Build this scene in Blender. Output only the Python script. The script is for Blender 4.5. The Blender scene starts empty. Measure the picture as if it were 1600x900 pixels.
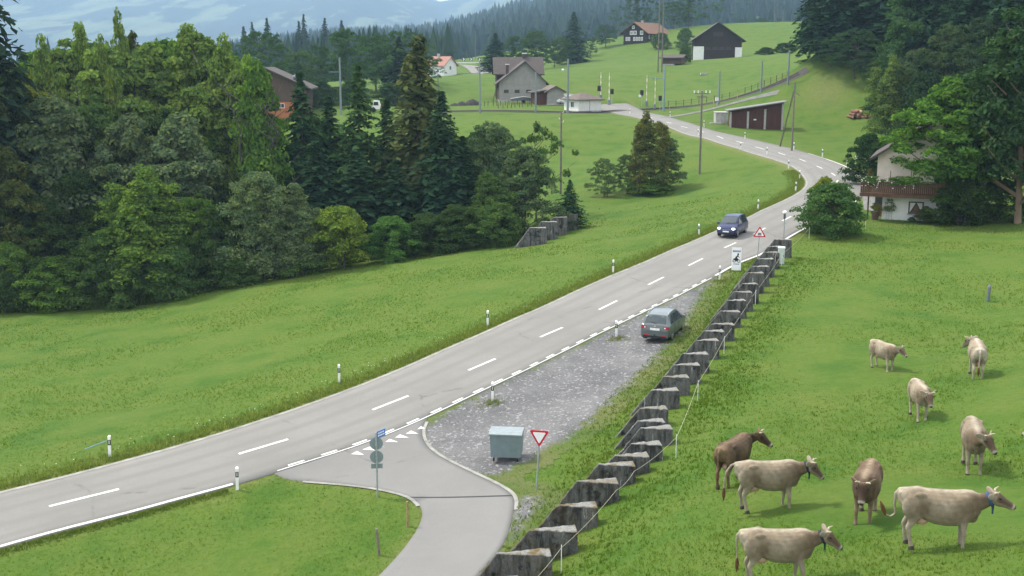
import bpy, bmesh, math, random
import numpy as np
from mathutils import Vector, Matrix, kdtree
random.seed(7)
RNG = np.random.default_rng(11)
SC = bpy.context.scene
COL = SC.collection

# ------------------------------------------------------------------ camera, world, sun, exposure
FPX = 1800.0                      # focal length in pixels of the 1600 px wide photograph
PITCH = math.atan(0.2)
CP, SP = math.cos(PITCH), math.sin(PITCH)
cam_d = bpy.data.cameras.new('camera')
cam_d.sensor_width = 36.0
cam_d.lens = 36.0 * FPX / 1600.0
cam_d.clip_start = 0.5
cam_d.clip_end = 40000.0
cam = bpy.data.objects.new('camera', cam_d)
cam.location = (0, 0, 0)
cam.rotation_euler = (math.pi / 2 - PITCH, 0, 0)
COL.objects.link(cam)
SC.camera = cam

SUN_EL, SUN_AZ = math.radians(54), math.radians(-62)     # azimuth from +Y towards +X
world = bpy.data.worlds.new('World')
SC.world = world
world.use_nodes = True
wn, wl = world.node_tree.nodes, world.node_tree.links
wn.clear()
w_out = wn.new('ShaderNodeOutputWorld')
w_bg = wn.new('ShaderNodeBackground')
w_sky = wn.new('ShaderNodeTexSky')
w_sky.sky_type = 'NISHITA'
w_sky.sun_disc = False
w_sky.sun_elevation = SUN_EL
w_sky.sun_rotation = SUN_AZ
w_sky.altitude = 800
w_co = wn.new('ShaderNodeTexCoord')
w_map = wn.new('ShaderNodeMapping'); w_map.inputs['Scale'].default_value = (1, 1, 2.2)
w_noise = wn.new('ShaderNodeTexNoise')
w_noise.inputs['Scale'].default_value = 2.6
w_noise.inputs['Detail'].default_value = 7
w_noise.inputs['Roughness'].default_value = 0.58
w_ramp = wn.new('ShaderNodeMapRange')
w_ramp.inputs['From Min'].default_value = 0.36
w_ramp.inputs['From Max'].default_value = 0.58
w_ramp.inputs['To Min'].default_value = 0.6
w_ramp.inputs['To Max'].default_value = 0.95
w_mix = wn.new('ShaderNodeMix'); w_mix.data_type = 'RGBA'
w_mix.inputs[7].default_value = (9.8, 9.6, 9.4, 1)       # bright cloud cover
wl.new(w_co.outputs['Generated'], w_map.inputs['Vector'])
wl.new(w_map.outputs['Vector'], w_noise.inputs['Vector'])
wl.new(w_noise.outputs['Fac'], w_ramp.inputs['Value'])
wl.new(w_ramp.outputs['Result'], w_mix.inputs[0])
wl.new(w_sky.outputs['Color'], w_mix.inputs[6])
wl.new(w_mix.outputs[2], w_bg.inputs['Color'])
w_bg.inputs['Strength'].default_value = 0.105
wl.new(w_bg.outputs['Background'], w_out.inputs['Surface'])

sun_d = bpy.data.lights.new('sun', 'SUN')
sun_d.energy = 2.6
sun_d.angle = math.radians(8)
sun_d.color = (1.0, 0.93, 0.82)
sun = bpy.data.objects.new('sun', sun_d)
sdir = Vector((math.sin(SUN_AZ) * math.cos(SUN_EL), math.cos(SUN_AZ) * math.cos(SUN_EL), math.sin(SUN_EL)))
sun.rotation_euler = sdir.to_track_quat('Z', 'Y').to_euler()
sun.location = sdir * 300
COL.objects.link(sun)

SC.view_settings.view_transform = 'Standard'
SC.view_settings.look = 'None'
SC.view_settings.exposure = 1.14
SC.view_settings.gamma = 1.0
SC.view_settings.use_curve_mapping = False
SC.render.engine = 'CYCLES'
SC.cycles.max_bounces = 6
SC.cycles.diffuse_bounces = 3
SC.cycles.glossy_bounces = 2
SC.cycles.transmission_bounces = 3
SC.cycles.transparent_max_bounces = 4
SC.cycles.volume_bounces = 0
SC.cycles.use_denoising = True

# ------------------------------------------------------------------ the lie of the land
def ray(px, py):
    a = (px - 800) / FPX; b = -(py - 450) / FPX
    return np.array([a, CP + b * SP, -SP + b * CP])
def at_d(px, py, d): return ray(px, py) * d
def at_h(px, py, h):
    r = ray(px, py); return r * (-h / r[2])
def pix(p):
    p = np.asarray(p, float)
    d = p[..., 1] * CP - p[..., 2] * SP
    u = p[..., 1] * SP + p[..., 2] * CP
    return 800 + FPX * p[..., 0] / d, 450 - FPX * u / d, d

LE = [(-60,785),(0,769),(100,745),(200,718),(300,690),(400,659),(500,625),(600,587),(700,543),(800,499),(900,454),(960,428),(1050,390),(1118,361),(1190,328),(1225,313),(1250,300),(1260,289),(1257,279),(1247,267),(1232,257),(1200,247),(1150,232),(1100,215),(1035,195),(987,182),(950,174)]
RE = [(-60,877),(0,858),(100,830),(206,804),(300,778),(370,760),(480,725),(560,700),(640,668),(700,640),(770,606),(830,578),(900,543),(960,513),(1000,493),(1060,465),(1122,432),(1190,402),(1235,372),(1260,358),(1300,338),(1338,317),(1356,300),(1358,285),(1342,270),(1320,259),(1275,244),(1225,229),(1150,212),(1100,200),(1062,188),(1032,180),(1000,171),(950,161)]
HY = [(155,9.3),(165,9.7),(190,10.6),(215,11.6),(250,12.4),(280,13.2),(320,14.0),(370,14.6),(440,15.3),(560,16.0),(640,16.6),(765,17.5),(900,18.2)]
def hroad(y): return np.interp(y, [a for a, _ in HY], [b for _, b in HY])
CTRL = [at_h(x, y, hroad(y)) for x, y in LE + RE]
for a in [(1500,857,11.7),(1400,850,12.2),(1355,824,13.0),(1527,745,13.0),(1220,795,13.2),(1130,760,13.8),(1240,905,12.6),(1388,581,14.6),(1525,592,13.7),(1440,660,13.9),
    (867,905,15.9),(992,762,15.4),(1062,650,15.2),(1160,515,14.9),(1218,412,14.5),(800,895,16.5),(860,800,16.5),(960,690,16.0),
    (1376,340,14.5),(1500,345,14.3),(1590,350,14.0),(1544,465,14.4),(1590,620,12.6),
    (0,490,23),(0,620,19.8),(200,483,22.5),(350,450,21),(500,420,20),(700,392,18.6),(810,387,17.5),(900,362,16.9),(400,560,18.5),(600,500,17.5),(200,640,18.8),
    (1000,307,16.3),(920,308,16.5),(1060,305,16.0),(870,240,14.4),(750,215,12.5),(700,178,10.0),(850,177,9.9),(1000,230,13.3),(1093,272,14.2),(1150,290,14.0),(1100,330,15.0),(1000,360,15.8),
    (1180,200,11.2),(590,890,17.4),(400,850,17.6),(100,890,18.1),(780,760,16.6)]:
    CTRL.append(at_h(*a))
for a in [(1300,225,165),(1340,180,190),(1280,150,200),(1250,120,225),(1400,205,172),(960,150,235),(1230,127,235),(1120,94,316),(1015,68,420),(870,125,280),(730,160,245),(730,117,420),(712,101,480),(900,95,400),(1210,78,380),(1240,42,520),(1100,42,440),(585,176,215),(440,182,215),(300,150,260),(100,150,300)]:
    CTRL.append(at_d(*a))
for a in [(-50,150,-24),(-20,150,-21),(-90,150,-24),(55,135,-12.5),(75,165,-4),(60,220,3),(120,200,12),(0,-60,-18),(-80,20,-20),(40,5,-6),(60,60,-8),(-150,80,-22),(-200,200,-20),(-250,500,-28),(250,500,20),(0,800,4),(-200,800,-45),(200,800,15),(150,-50,5),(-150,-60,-21)]:
    CTRL.append(np.array(a, float))
CTRL = np.array(CTRL)
KS = 100.0
def kern(r2): return np.where(r2 > 1e-12, r2 * np.log(np.maximum(r2, 1e-12)), 0)
KP = CTRL[:, :2] / KS
_n = len(KP)
_K = kern(((KP[:, None] - KP[None]) ** 2).sum(2)) + 0.002 * np.eye(_n)
_Q = np.c_[np.ones(_n), KP]
KW = np.linalg.solve(np.block([[_K, _Q], [_Q.T, np.zeros((3, 3))]]), np.r_[CTRL[:, 2], 0, 0, 0])
def gz(x, y):
    x = np.asarray(x, float); y = np.asarray(y, float)
    q = np.stack([x.ravel(), y.ravel()], 1) / KS
    out = np.empty(len(q))
    for i in range(0, len(q), 16000):
        b = q[i:i + 16000]
        out[i:i + 16000] = kern(((b[:, None] - KP[None]) ** 2).sum(2)) @ KW[:_n] + KW[-3] + b @ KW[-2:]
    return out.reshape(x.shape)
DS = np.geomspace(14, 900, 700)
def ground(px, py):
    """the point of the ground seen in the direction (px, py)"""
    r = ray(px, py)
    P = r[None] * DS[:, None]
    s = P[:, 2] - gz(P[:, 0], P[:, 1])
    k = np.argmax(s < 0) if (s < 0).any() else len(DS) - 1
    a, b = DS[max(k - 1, 0)], DS[k]
    for _ in range(16):
        m = (a + b) / 2; p = r * m
        if p[2] - float(gz(p[0], p[1])) < 0: b = m
        else: a = m
    p = r * b
    return Vector((p[0], p[1], float(gz(p[0], p[1]))))
def column(px, d):
    """the ground point at camera depth d in the direction of column px"""
    x = (px - 800) / FPX * d; z = -15.0
    for _ in range(12):
        y = (d + z * SP) / CP; z = float(gz(x, y))
    return Vector((x, y, z))
def depth(p): return p[1] * CP - p[2] * SP
def gpt(x, y, dz=0.0): return Vector((x, y, float(gz(x, y)) + dz))

def smooth_line(P, step, it=2):
    P = np.asarray(P, float)
    for _ in range(it):
        Q = [P[0]]
        for a, b in zip(P[:-1], P[1:]): Q += [.75 * a + .25 * b, .25 * a + .75 * b]
        Q.append(P[-1]); P = np.array(Q)
    s = np.r_[0, np.cumsum(np.hypot(*(P[1:] - P[:-1])[:, :2].T))]
    n = max(2, int(s[-1] / step))
    t = np.linspace(0, s[-1], n)
    return np.stack([np.interp(t, s, P[:, k]) for k in range(P.shape[1])], 1)
def seg_dist(Q, P):
    """distance of points Q (n,2) to polyline P (m,2)"""
    best = np.full(len(Q), 1e9)
    for a, b in zip(P[:-1], P[1:]):
        ab = b - a; t = np.clip(((Q - a) @ ab) / max(ab @ ab, 1e-9), 0, 1)
        best = np.minimum(best, np.hypot(*(Q - a - t[:, None] * ab).T))
    return best
def inside(Q, P):
    r = np.zeros(len(Q), bool); x, y = Q[:, 0], Q[:, 1]
    for (x1, y1), (x2, y2) in zip(P, np.roll(P, -1, 0)):
        c = ((y1 > y) != (y2 > y)) & (x < (x2 - x1) * (y - y1) / ((y2 - y1) if abs(y2 - y1) > 1e-9 else 1e-9) + x1)
        r ^= c
    return r

# ------------------------------------------------------------------ materials
def nodes_of(name):
    m = bpy.data.materials.new(name); m.use_nodes = True
    n = m.node_tree.nodes; n.clear()
    return m, n, m.node_tree.links
def N(n, kind, **kw):
    x = n.new('ShaderNode' + kind)
    for k, v in kw.items():
        if k in x.inputs.keys(): x.inputs[k].default_value = v
        else: setattr(x, k, v)
    return x
def mixc(n, l, fac, a, b, blend='MIX'):
    m = n.new('ShaderNodeMix'); m.data_type = 'RGBA'; m.blend_type = blend
    for s, v in ((0, fac), (6, a), (7, b)):
        if isinstance(v, bpy.types.NodeSocket): l.new(v, m.inputs[s])
        else: m.inputs[s].default_value = v if s == 0 else (*v[:3], 1)
    return m.outputs[2]
def rng_(n, l, val, a, b, c=0., d=1.):
    m = n.new('ShaderNodeMapRange'); l.new(val, m.inputs['Value'])
    for k, v in (('From Min', a), ('From Max', b), ('To Min', c), ('To Max', d)): m.inputs[k].default_value = v
    return m.outputs['Result']
def noise(n, l, vec, scale, detail=4, rough=.55):
    t = N(n, 'TexNoise', Scale=scale, Detail=detail, Roughness=rough)
    l.new(vec, t.inputs['Vector']); return t.outputs['Fac']
def finish(m, n, l, col, rough=.8, metal=0., bump=None, bump_d=.01, spec=.3, normal=None):
    b = N(n, 'BsdfPrincipled'); o = N(n, 'OutputMaterial')
    if isinstance(col, bpy.types.NodeSocket): l.new(col, b.inputs['Base Color'])
    else: b.inputs['Base Color'].default_value = (*col, 1)
    if isinstance(rough, bpy.types.NodeSocket): l.new(rough, b.inputs['Roughness'])
    else: b.inputs['Roughness'].default_value = rough
    b.inputs['Metallic'].default_value = metal
    b.inputs['Specular IOR Level'].default_value = spec
    if bump is not None:
        bp = N(n, 'Bump', Distance=bump_d, Strength=1.0); l.new(bump, bp.inputs['Height']); l.new(bp.outputs['Normal'], b.inputs['Normal'])
    l.new(b.outputs['BSDF'], o.inputs['Surface'])
    return m
MATS = {}
def plain(name, col, rough=.7, metal=0., var=.18, scale=6., spec=.3, bump=0.):
    """a paint, wood or metal with a little uneven colour and relief"""
    if name in MATS: return MATS[name]
    m, n, l = nodes_of(name)
    tc = N(n, 'TexCoord').outputs['Object']
    f = noise(n, l, tc, scale, 5)
    c = mixc(n, l, rng_(n, l, f, .3, .7), [x * (1 - var) for x in col], [min(1, x * (1 + var)) for x in col])
    MATS[name] = finish(m, n, l, c, rough, metal, f if bump else None, bump, spec)
    return MATS[name]
def boards(name, col, width=.18, vert=True, dark=.5):
    """timber boarding: grain runs along the boards, thin dark joints"""
    if name in MATS: return MATS[name]
    m, n, l = nodes_of(name)
    tc = N(n, 'TexCoord').outputs['Object']
    mp = N(n, 'Mapping'); l.new(tc, mp.inputs['Vector'])
    mp.inputs['Scale'].default_value = (6, 6, .5) if vert else (.5, .5, 6)
    f = noise(n, l, mp.outputs['Vector'], 1.3, 5)
    c = mixc(n, l, rng_(n, l, f, .3, .7), [x * .7 for x in col], [x * 1.3 for x in col])
    MATS[name] = finish(m, n, l, c, .8, 0, f, .006)
    return MATS[name]

def grass_colour(n, l):
    """meadow colour from the world position: large drifts, clumps, fine mottling"""
    pos = N(n, 'NewGeometry').outputs['Position']
    big = noise(n, l, pos, .035, 3); mid = noise(n, l, pos, .32, 5, .6)
    mp = N(n, 'Mapping'); l.new(pos, mp.inputs['Vector']); mp.inputs['Scale'].default_value = (1, 1, 1)
    fine = noise(n, l, mp.outputs['Vector'], 3.2, 6, .68); tiny = noise(n, l, pos, 14., 3, .7)
    c = mixc(n, l, rng_(n, l, big, .35, .65), (.055, .120, .013), (.087, .145, .018))
    c = mixc(n, l, rng_(n, l, mid, .35, .7), c, (.108, .144, .026))
    c = mixc(n, l, rng_(n, l, mid, .47, .32, 0, .6), c, (.038, .092, .012))
    c = mixc(n, l, rng_(n, l, fine, .30, .72, .5, 0), c, (.034, .080, .012))
    c = mixc(n, l, rng_(n, l, tiny, .5, .8, 0, .45), c, (.125, .165, .042))
    return c, fine, tiny
def M_ground():
    m, n, l = nodes_of('meadow')
    c, fine, tiny = grass_colour(n, l)
    at = N(n, 'Attribute', attribute_name='dry'); pos = N(n, 'NewGeometry').outputs['Position']
    d2 = noise(n, l, pos, 1.1, 5, .7)
    add = N(n, 'Math', operation='MULTIPLY_ADD'); l.new(d2, add.inputs[0]); add.inputs[1].default_value = .9; add.inputs[2].default_value = -.45
    s = N(n, 'Math', operation='ADD'); l.new(at.outputs['Fac'], s.inputs[0]); l.new(add.outputs[0], s.inputs[1])
    mk = N(n, 'Math', operation='MULTIPLY'); l.new(at.outputs['Fac'], mk.inputs[0]); l.new(rng_(n, l, s.outputs[0], .05, .75), mk.inputs[1])
    dryc = mixc(n, l, rng_(n, l, fine, .35, .65), (.10, .125, .034), (.165, .165, .062))
    c = mixc(n, l, mk.outputs[0], c, dryc)
    return finish(m, n, l, c, .95, 0, fine, .10, .12)
def M_gravel():
    m, n, l = nodes_of('gravel')
    g, fine, tiny = grass_colour(n, l)
    pos = N(n, 'NewGeometry').outputs['Position']
    v = N(n, 'TexVoronoi', Scale=34.); l.new(pos, v.inputs['Vector'])
    v2 = N(n, 'TexVoronoi', Scale=9.); l.new(pos, v2.inputs['Vector'])
    big = noise(n, l, pos, .35, 5, .6)
    sep = N(n, 'SeparateColor'); l.new(v.outputs['Color'], sep.inputs['Color'])
    sep2 = N(n, 'SeparateColor'); l.new(v2.outputs['Color'], sep2.inputs['Color'])
    base = mixc(n, l, rng_(n, l, big, .38, .62), (.075, .075, .075), (.172, .169, .165))
    st = mixc(n, l, rng_(n, l, sep.outputs[0], .25, .95), (.09, .09, .095), (.30, .30, .31))
    c = mixc(n, l, .42, base, st)
    c = mixc(n, l, rng_(n, l, sep2.outputs[1], .84, .97, 0, .5), c, (.42, .42, .43))
    at = N(n, 'Attribute', attribute_name='gravel')
    nz = noise(n, l, pos, 1.3, 6, .72)
    a = N(n, 'Math', operation='MULTIPLY_ADD'); l.new(nz, a.inputs[0]); a.inputs[1].default_value = 1.5; a.inputs[2].default_value = -.75
    s = N(n, 'Math', operation='ADD'); l.new(at.outputs['Fac'], s.inputs[0]); l.new(a.outputs[0], s.inputs[1])
    weed = mixc(n, l, rng_(n, l, big, .4, .6, .15, .75), g, (.145, .145, .060))
    c = mixc(n, l, rng_(n, l, s.outputs[0], .38, .66), weed, c)
    return finish(m, n, l, c, .92, 0, v.outputs['Distance'], .03, .2)
def M_asphalt(name, col, stain=.5, tracks=False):
    m, n, l = nodes_of(name)
    pos = N(n, 'NewGeometry').outputs['Position']
    a = noise(n, l, pos, .22, 5, .6); b = noise(n, l, pos, 2.2, 5, .7); g = noise(n, l, pos, 34., 2, .6)
    c = mixc(n, l, rng_(n, l, a, .3, .7), [x * .87 for x in col], [x * 1.10 for x in col])
    c = mixc(n, l, rng_(n, l, b, .30, .72, stain * .35, 0), c, [x * .62 for x in col])
    c = mixc(n, l, rng_(n, l, g, .35, .7, .22, 0), c, [x * .5 for x in col])
    if tracks:
        ac = N(n, 'Attribute', attribute_name='across'); q = N(n, 'Math', operation='SUBTRACT'); l.new(ac.outputs['Fac'], q.inputs[0]); q.inputs[1].default_value = .5
        ab = N(n, 'Math', operation='ABSOLUTE'); l.new(q.outputs[0], ab.inputs[0]); sc_ = N(n, 'Math', operation='MULTIPLY_ADD'); l.new(ab.outputs[0], sc_.inputs[0]); sc_.inputs[1].default_value = 31.4; sc_.inputs[2].default_value = -4.1
        cs = N(n, 'Math', operation='COSINE'); l.new(sc_.outputs[0], cs.inputs[0]); km_ = N(n, 'Math', operation='MULTIPLY'); l.new(rng_(n, l, cs.outputs[0], -.2, 1, 0, .55), km_.inputs[0]); l.new(rng_(n, l, a, .3, .6, .5, 1), km_.inputs[1])
        c = mixc(n, l, km_.outputs[0], c, [x * .74 for x in col])
    wv = noise(n, l, pos, .8, 4, .7); vm = N(n, 'VectorMath', operation='MULTIPLY_ADD'); vm.inputs[1].default_value = (.0, .0, .0)
    mw = N(n, 'Mix'); mw.data_type = 'VECTOR'; mw.inputs[0].default_value = .35; l.new(pos, mw.inputs[4]); nt = N(n, 'TexNoise', Scale=.9, Detail=4); l.new(pos, nt.inputs['Vector']); l.new(nt.outputs['Color'], mw.inputs[5])
    ck = N(n, 'TexVoronoi', Scale=.16); ck.feature = 'DISTANCE_TO_EDGE'; l.new(mw.outputs[1], ck.inputs['Vector'])
    km = N(n, 'Math', operation='MULTIPLY'); l.new(rng_(n, l, ck.outputs['Distance'], .004, .012, 1, 0), km.inputs[0]); l.new(rng_(n, l, wv, .50, .62, 0, .55), km.inputs[1])
    c = mixc(n, l, km.outputs[0], c, [x * .45 for x in col])
    return finish(m, n, l, c, .85, 0, g, .006, .25)
def M_paint():
    m, n, l = nodes_of('road_paint')
    pos = N(n, 'NewGeometry').outputs['Position']
    b = noise(n, l, pos, 5., 6, .75)
    c = mixc(n, l, rng_(n, l, b, .36, .56, .55, 0), (.64, .64, .62), (.30, .30, .29))
    return finish(m, n, l, c, .7)
def M_concrete():
    m, n, l = nodes_of('weathered_concrete')
    pos = N(n, 'NewGeometry'); tc = pos.outputs['Position']
    mp = N(n, 'Mapping'); l.new(tc, mp.inputs['Vector']); mp.inputs['Scale'].default_value = (3.2, 3.2, .55)
    st = noise(n, l, mp.outputs['Vector'], 1.5, 6, .65)
    bl = noise(n, l, tc, 2.4, 6, .65); gr = noise(n, l, tc, 16., 5, .7)
    c = mixc(n, l, rng_(n, l, gr, .3, .7), (.085, .085, .084), (.155, .155, .15))
    c = mixc(n, l, rng_(n, l, st, .45, .62), c, (.040, .040, .040))
    c = mixc(n, l, rng_(n, l, bl, .54, .66), c, (.020, .020, .020))
    c = mixc(n, l, rng_(n, l, st, .37, .31, 0, .85), c, (.42, .41, .39))
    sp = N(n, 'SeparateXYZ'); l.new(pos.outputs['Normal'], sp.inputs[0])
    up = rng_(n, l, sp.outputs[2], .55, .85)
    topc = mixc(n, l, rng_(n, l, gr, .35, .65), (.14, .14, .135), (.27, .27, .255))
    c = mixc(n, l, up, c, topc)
    oi = N(n, 'ObjectInfo'); so = N(n, 'SeparateColor'); l.new(oi.outputs['Color'], so.inputs[0])
    bn = noise(n, l, tc, 1.6, 5, .65)
    ms = N(n, 'Math', operation='MULTIPLY'); l.new(rng_(n, l, bn, .45, .56), ms.inputs[0]); l.new(so.outputs[0], ms.inputs[1])
    m2 = N(n, 'Math', operation='MULTIPLY'); l.new(ms.outputs[0], m2.inputs[0]); l.new(rng_(n, l, sp.outputs[2], .2, .8, .22, 1), m2.inputs[1])
    c = mixc(n, l, m2.outputs[0], c, (.105, .070, .018))
    return finish(m, n, l, c, .95, 0, gr, .02, .15)
def M_leaf(name, trans=.3, up=False, lo=(.88, 1.05, 1.12), hi=(2.5, 2.25, 1.8)):
    m, n, l = nodes_of(name)
    oi = N(n, 'ObjectInfo'); ge = N(n, 'NewGeometry')
    r = ge.outputs['Random Per Island']
    tc = N(n, 'TexCoord').outputs['Object']
    nz = noise(n, l, tc, 4.2, 3)
    dk = mixc(n, l, 1., oi.outputs['Color'], lo, 'MULTIPLY')
    br = mixc(n, l, 1., oi.outputs['Color'], hi, 'MULTIPLY')
    c = mixc(n, l, r, dk, br)
    c = mixc(n, l, rng_(n, l, nz, .35, .65), mixc(n, l, 1., c, (.78, .84, .9), 'MULTIPLY'), mixc(n, l, 1., c, (1.22, 1.14, .95), 'MULTIPLY'))
    d = N(n, 'BsdfDiffuse', Roughness=.8); t = N(n, 'BsdfTranslucent'); mx = N(n, 'MixShader', Fac=trans); o = N(n, 'OutputMaterial')
    if up:
        cx = N(n, 'CombineXYZ', Z=1.0); mxn = N(n, 'Mix'); mxn.data_type = 'VECTOR'; mxn.inputs[0].default_value = .8; l.new(ge.outputs['Normal'], mxn.inputs[4]); l.new(cx.outputs[0], mxn.inputs[5]); l.new(mxn.outputs[1], d.inputs['Normal'])
    l.new(c, d.inputs['Color']); l.new(mixc(n, l, 1., c, (1.15, 1.25, .6), 'MULTIPLY'), t.inputs['Color'])
    l.new(d.outputs[0], mx.inputs[1]); l.new(t.outputs[0], mx.inputs[2]); l.new(mx.outputs[0], o.inputs['Surface'])
    return m
def M_coat():
    m, n, l = nodes_of('cow_coat')
    at = N(n, 'Attribute', attribute_name='coat'); tc = N(n, 'TexCoord').outputs['Object']
    f = noise(n, l, tc, 9., 5, .65); g = noise(n, l, tc, 45., 3, .7)
    c = mixc(n, l, rng_(n, l, f, .3, .7), mixc(n, l, 1., at.outputs['Color'], (.80, .79, .78), 'MULTIPLY'), mixc(n, l, 1., at.outputs['Color'], (1.16, 1.15, 1.13), 'MULTIPLY'))
    return finish(m, n, l, c, .75, 0, g, .006, .2)

# ------------------------------------------------------------------ mesh helpers
class MB:
    def __init__(s): s.v, s.f = [], []
    def add(s, vs, fs):
        o = len(s.v); s.v += [tuple(map(float, p)) for p in vs]; s.f += [tuple(i + o for i in f) for f in fs]; return s
    def box(s, c, size, rz=0., top=None, mat=None):
        sx, sy, sz = [k / 2 for k in size]; tx, ty = top or (1, 1)
        P = [(-sx, -sy, -sz), (sx, -sy, -sz), (sx, sy, -sz), (-sx, sy, -sz), (-sx * tx, -sy * ty, sz), (sx * tx, -sy * ty, sz), (sx * tx, sy * ty, sz), (-sx * tx, sy * ty, sz)]
        if rz: ca, sa = math.cos(rz), math.sin(rz); P = [(x * ca - y * sa, x * sa + y * ca, z) for x, y, z in P]
        if mat is not None: P = [tuple(mat @ Vector(p)) for p in P]
        return s.add([(x + c[0], y + c[1], z + c[2]) for x, y, z in P], [(3, 2, 1, 0), (4, 5, 6, 7), (0, 1, 5, 4), (1, 2, 6, 5), (2, 3, 7, 6), (3, 0, 4, 7)])
    def b2(s, a, b): return s.box([(a[i] + b[i]) / 2 for i in range(3)], [abs(b[i] - a[i]) for i in range(3)])
    def tube(s, pts, rad, n=8, cap=True):
        pts = [Vector(p) for p in pts]
        if not hasattr(rad, '__len__'): rad = [rad] * len(pts)
        o = len(s.v); prev = None
        for i, p in enumerate(pts):
            t = (pts[min(i + 1, len(pts) - 1)] - pts[max(i - 1, 0)]).normalized()
            if prev is None:
                prev = t.cross(Vector((0, 0, 1))) if abs(t.z) < .9 else t.cross(Vector((1, 0, 0)))
            u = (prev - t * prev.dot(t)).normalized(); w = t.cross(u); prev = u
            for k in range(n):
                a = 2 * math.pi * k / n
                s.v.append(tuple(p + (u * math.cos(a) + w * math.sin(a)) * rad[i]))
        for i in range(len(pts) - 1):
            for k in range(n):
                a, b = o + i * n + k, o + i * n + (k + 1) % n
                s.f.append((a, b, b + n, a + n))
        if cap:
            s.f.append(tuple(o + k for k in reversed(range(n)))); s.f.append(tuple(o + (len(pts) - 1) * n + k for k in range(n)))
        return s
    def prism(s, poly, a, b, axis=1):
        """polygon given in the two other axes, extruded from a to b along axis"""
        n = len(poly)
        def mk(p, t):
            q = list(p); q.insert(axis, t); return q
        o = [mk(p, a) for p in poly] + [mk(p, b) for p in poly]
        return s.add(o, [tuple(range(n)), tuple(range(2 * n - 1, n - 1, -1))] + [(i, i + n, (i + 1) % n + n, (i + 1) % n) for i in range(n)])
    def disc(s, c, r, nrm, th, n=20):
        c = Vector(c); nrm = Vector(nrm).normalized()
        return s.tube([c - nrm * th / 2, c + nrm * th / 2], r, n)
    def ball(s, c, r, n=10, m=7):
        r = r if hasattr(r, '__len__') else (r, r, r); o = []
        for i in range(1, m):
            for k in range(n):
                a, b = math.pi * i / m, 2 * math.pi * k / n
                o.append((c[0] + r[0] * math.sin(a) * math.cos(b), c[1] + r[1] * math.sin(a) * math.sin(b), c[2] + r[2] * math.cos(a)))
        f = [(i * n + k, i * n + (k + 1) % n, (i + 1) * n + (k + 1) % n, (i + 1) * n + k) for i in range(m - 2) for k in range(n)]
        f += [tuple(range(n)), tuple((m - 2) * n + k for k in reversed(range(n)))]
        return s.add(o, f)
    def mesh(s, name, mat=None, smooth=None):
        me = bpy.data.meshes.new(name); me.from_pydata(s.v, [], s.f)
        bm = bmesh.new(); bm.from_mesh(me); bmesh.ops.recalc_face_normals(bm, faces=bm.faces); bm.to_mesh(me); bm.free()
        if mat: me.materials.append(mat)
        if smooth is not None:
            me.polygons.foreach_set('use_smooth', [True] * len(me.polygons)); me.set_sharp_from_angle(angle=math.radians(smooth))
        return me
    def build(s, name, mat, parent=None, smooth=None): return link(name, s.mesh(name, mat, smooth), parent)
def link(name, data, parent=None):
    o = bpy.data.objects.new(name, data); COL.objects.link(o)
    if parent: o.parent = parent
    return o
def np_mesh(name, V, Fq, mat=None, smooth=False):
    """mesh from arrays; Fq (n,k) all faces with k corners"""
    V = np.asarray(V, np.float32); Fq = np.asarray(Fq, np.int32); k = Fq.shape[1]
    me = bpy.data.meshes.new(name)
    me.vertices.add(len(V)); me.vertices.foreach_set('co', V.ravel())
    me.loops.add(Fq.size); me.loops.foreach_set('vertex_index', Fq.ravel())
    me.polygons.add(len(Fq)); me.polygons.foreach_set('loop_start', np.arange(0, Fq.size, k, dtype=np.int32))
    me.update(calc_edges=True); me.validate()
    me.polygons.foreach_set('use_smooth', [smooth] * len(me.polygons))
    if mat: me.materials.append(mat)
    return me
def tag(o, label=None, cat=None, group=None, kind=None):
    if label: o['label'] = label
    if cat: o['category'] = cat
    if group: o['group'] = group
    if kind: o['kind'] = kind
    return o
def thing(name, label, cat, loc=(0, 0, 0), rz=0., group=None):
    o = bpy.data.objects.new(name, None); COL.objects.link(o); o.empty_display_size = .3
    o.location = loc; o.rotation_euler = (0, 0, rz)
    return tag(o, label, cat, group)
def dup(root, loc, rz=0., label=None, group=None):
    r = root.copy(); COL.objects.link(r); r.location = loc; r.rotation_euler = (0, 0, rz)
    if label: r['label'] = label
    if group: r['group'] = group
    for ch in list(root.children):
        c = ch.copy(); COL.objects.link(c); c.parent = r
        for g in list(ch.children):
            d = g.copy(); COL.objects.link(d); d.parent = c
    return r
def finalize(o, mods):
    """apply modifiers given as (type, settings) and return the object with a plain mesh"""
    for t, kw in mods:
        m = o.modifiers.new(t, t)
        for k, v in kw.items(): setattr(m, k, v)
    bpy.context.view_layer.update()
    me = bpy.data.meshes.new_from_object(o.evaluated_get(bpy.context.evaluated_depsgraph_get()))
    o.modifiers.clear(); old = o.data; o.data = me
    if old.users == 0: bpy.data.meshes.remove(old)
    return o
ORD = ['first','second','third','fourth','fifth','sixth','seventh','eighth','ninth','tenth','eleventh','twelfth','thirteenth','fourteenth','fifteenth','sixteenth','seventeenth','eighteenth','nineteenth','twentieth','twenty-first','twenty-second','twenty-third','twenty-fourth','twenty-fifth','twenty-sixth','twenty-seventh','twenty-eighth']
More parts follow.
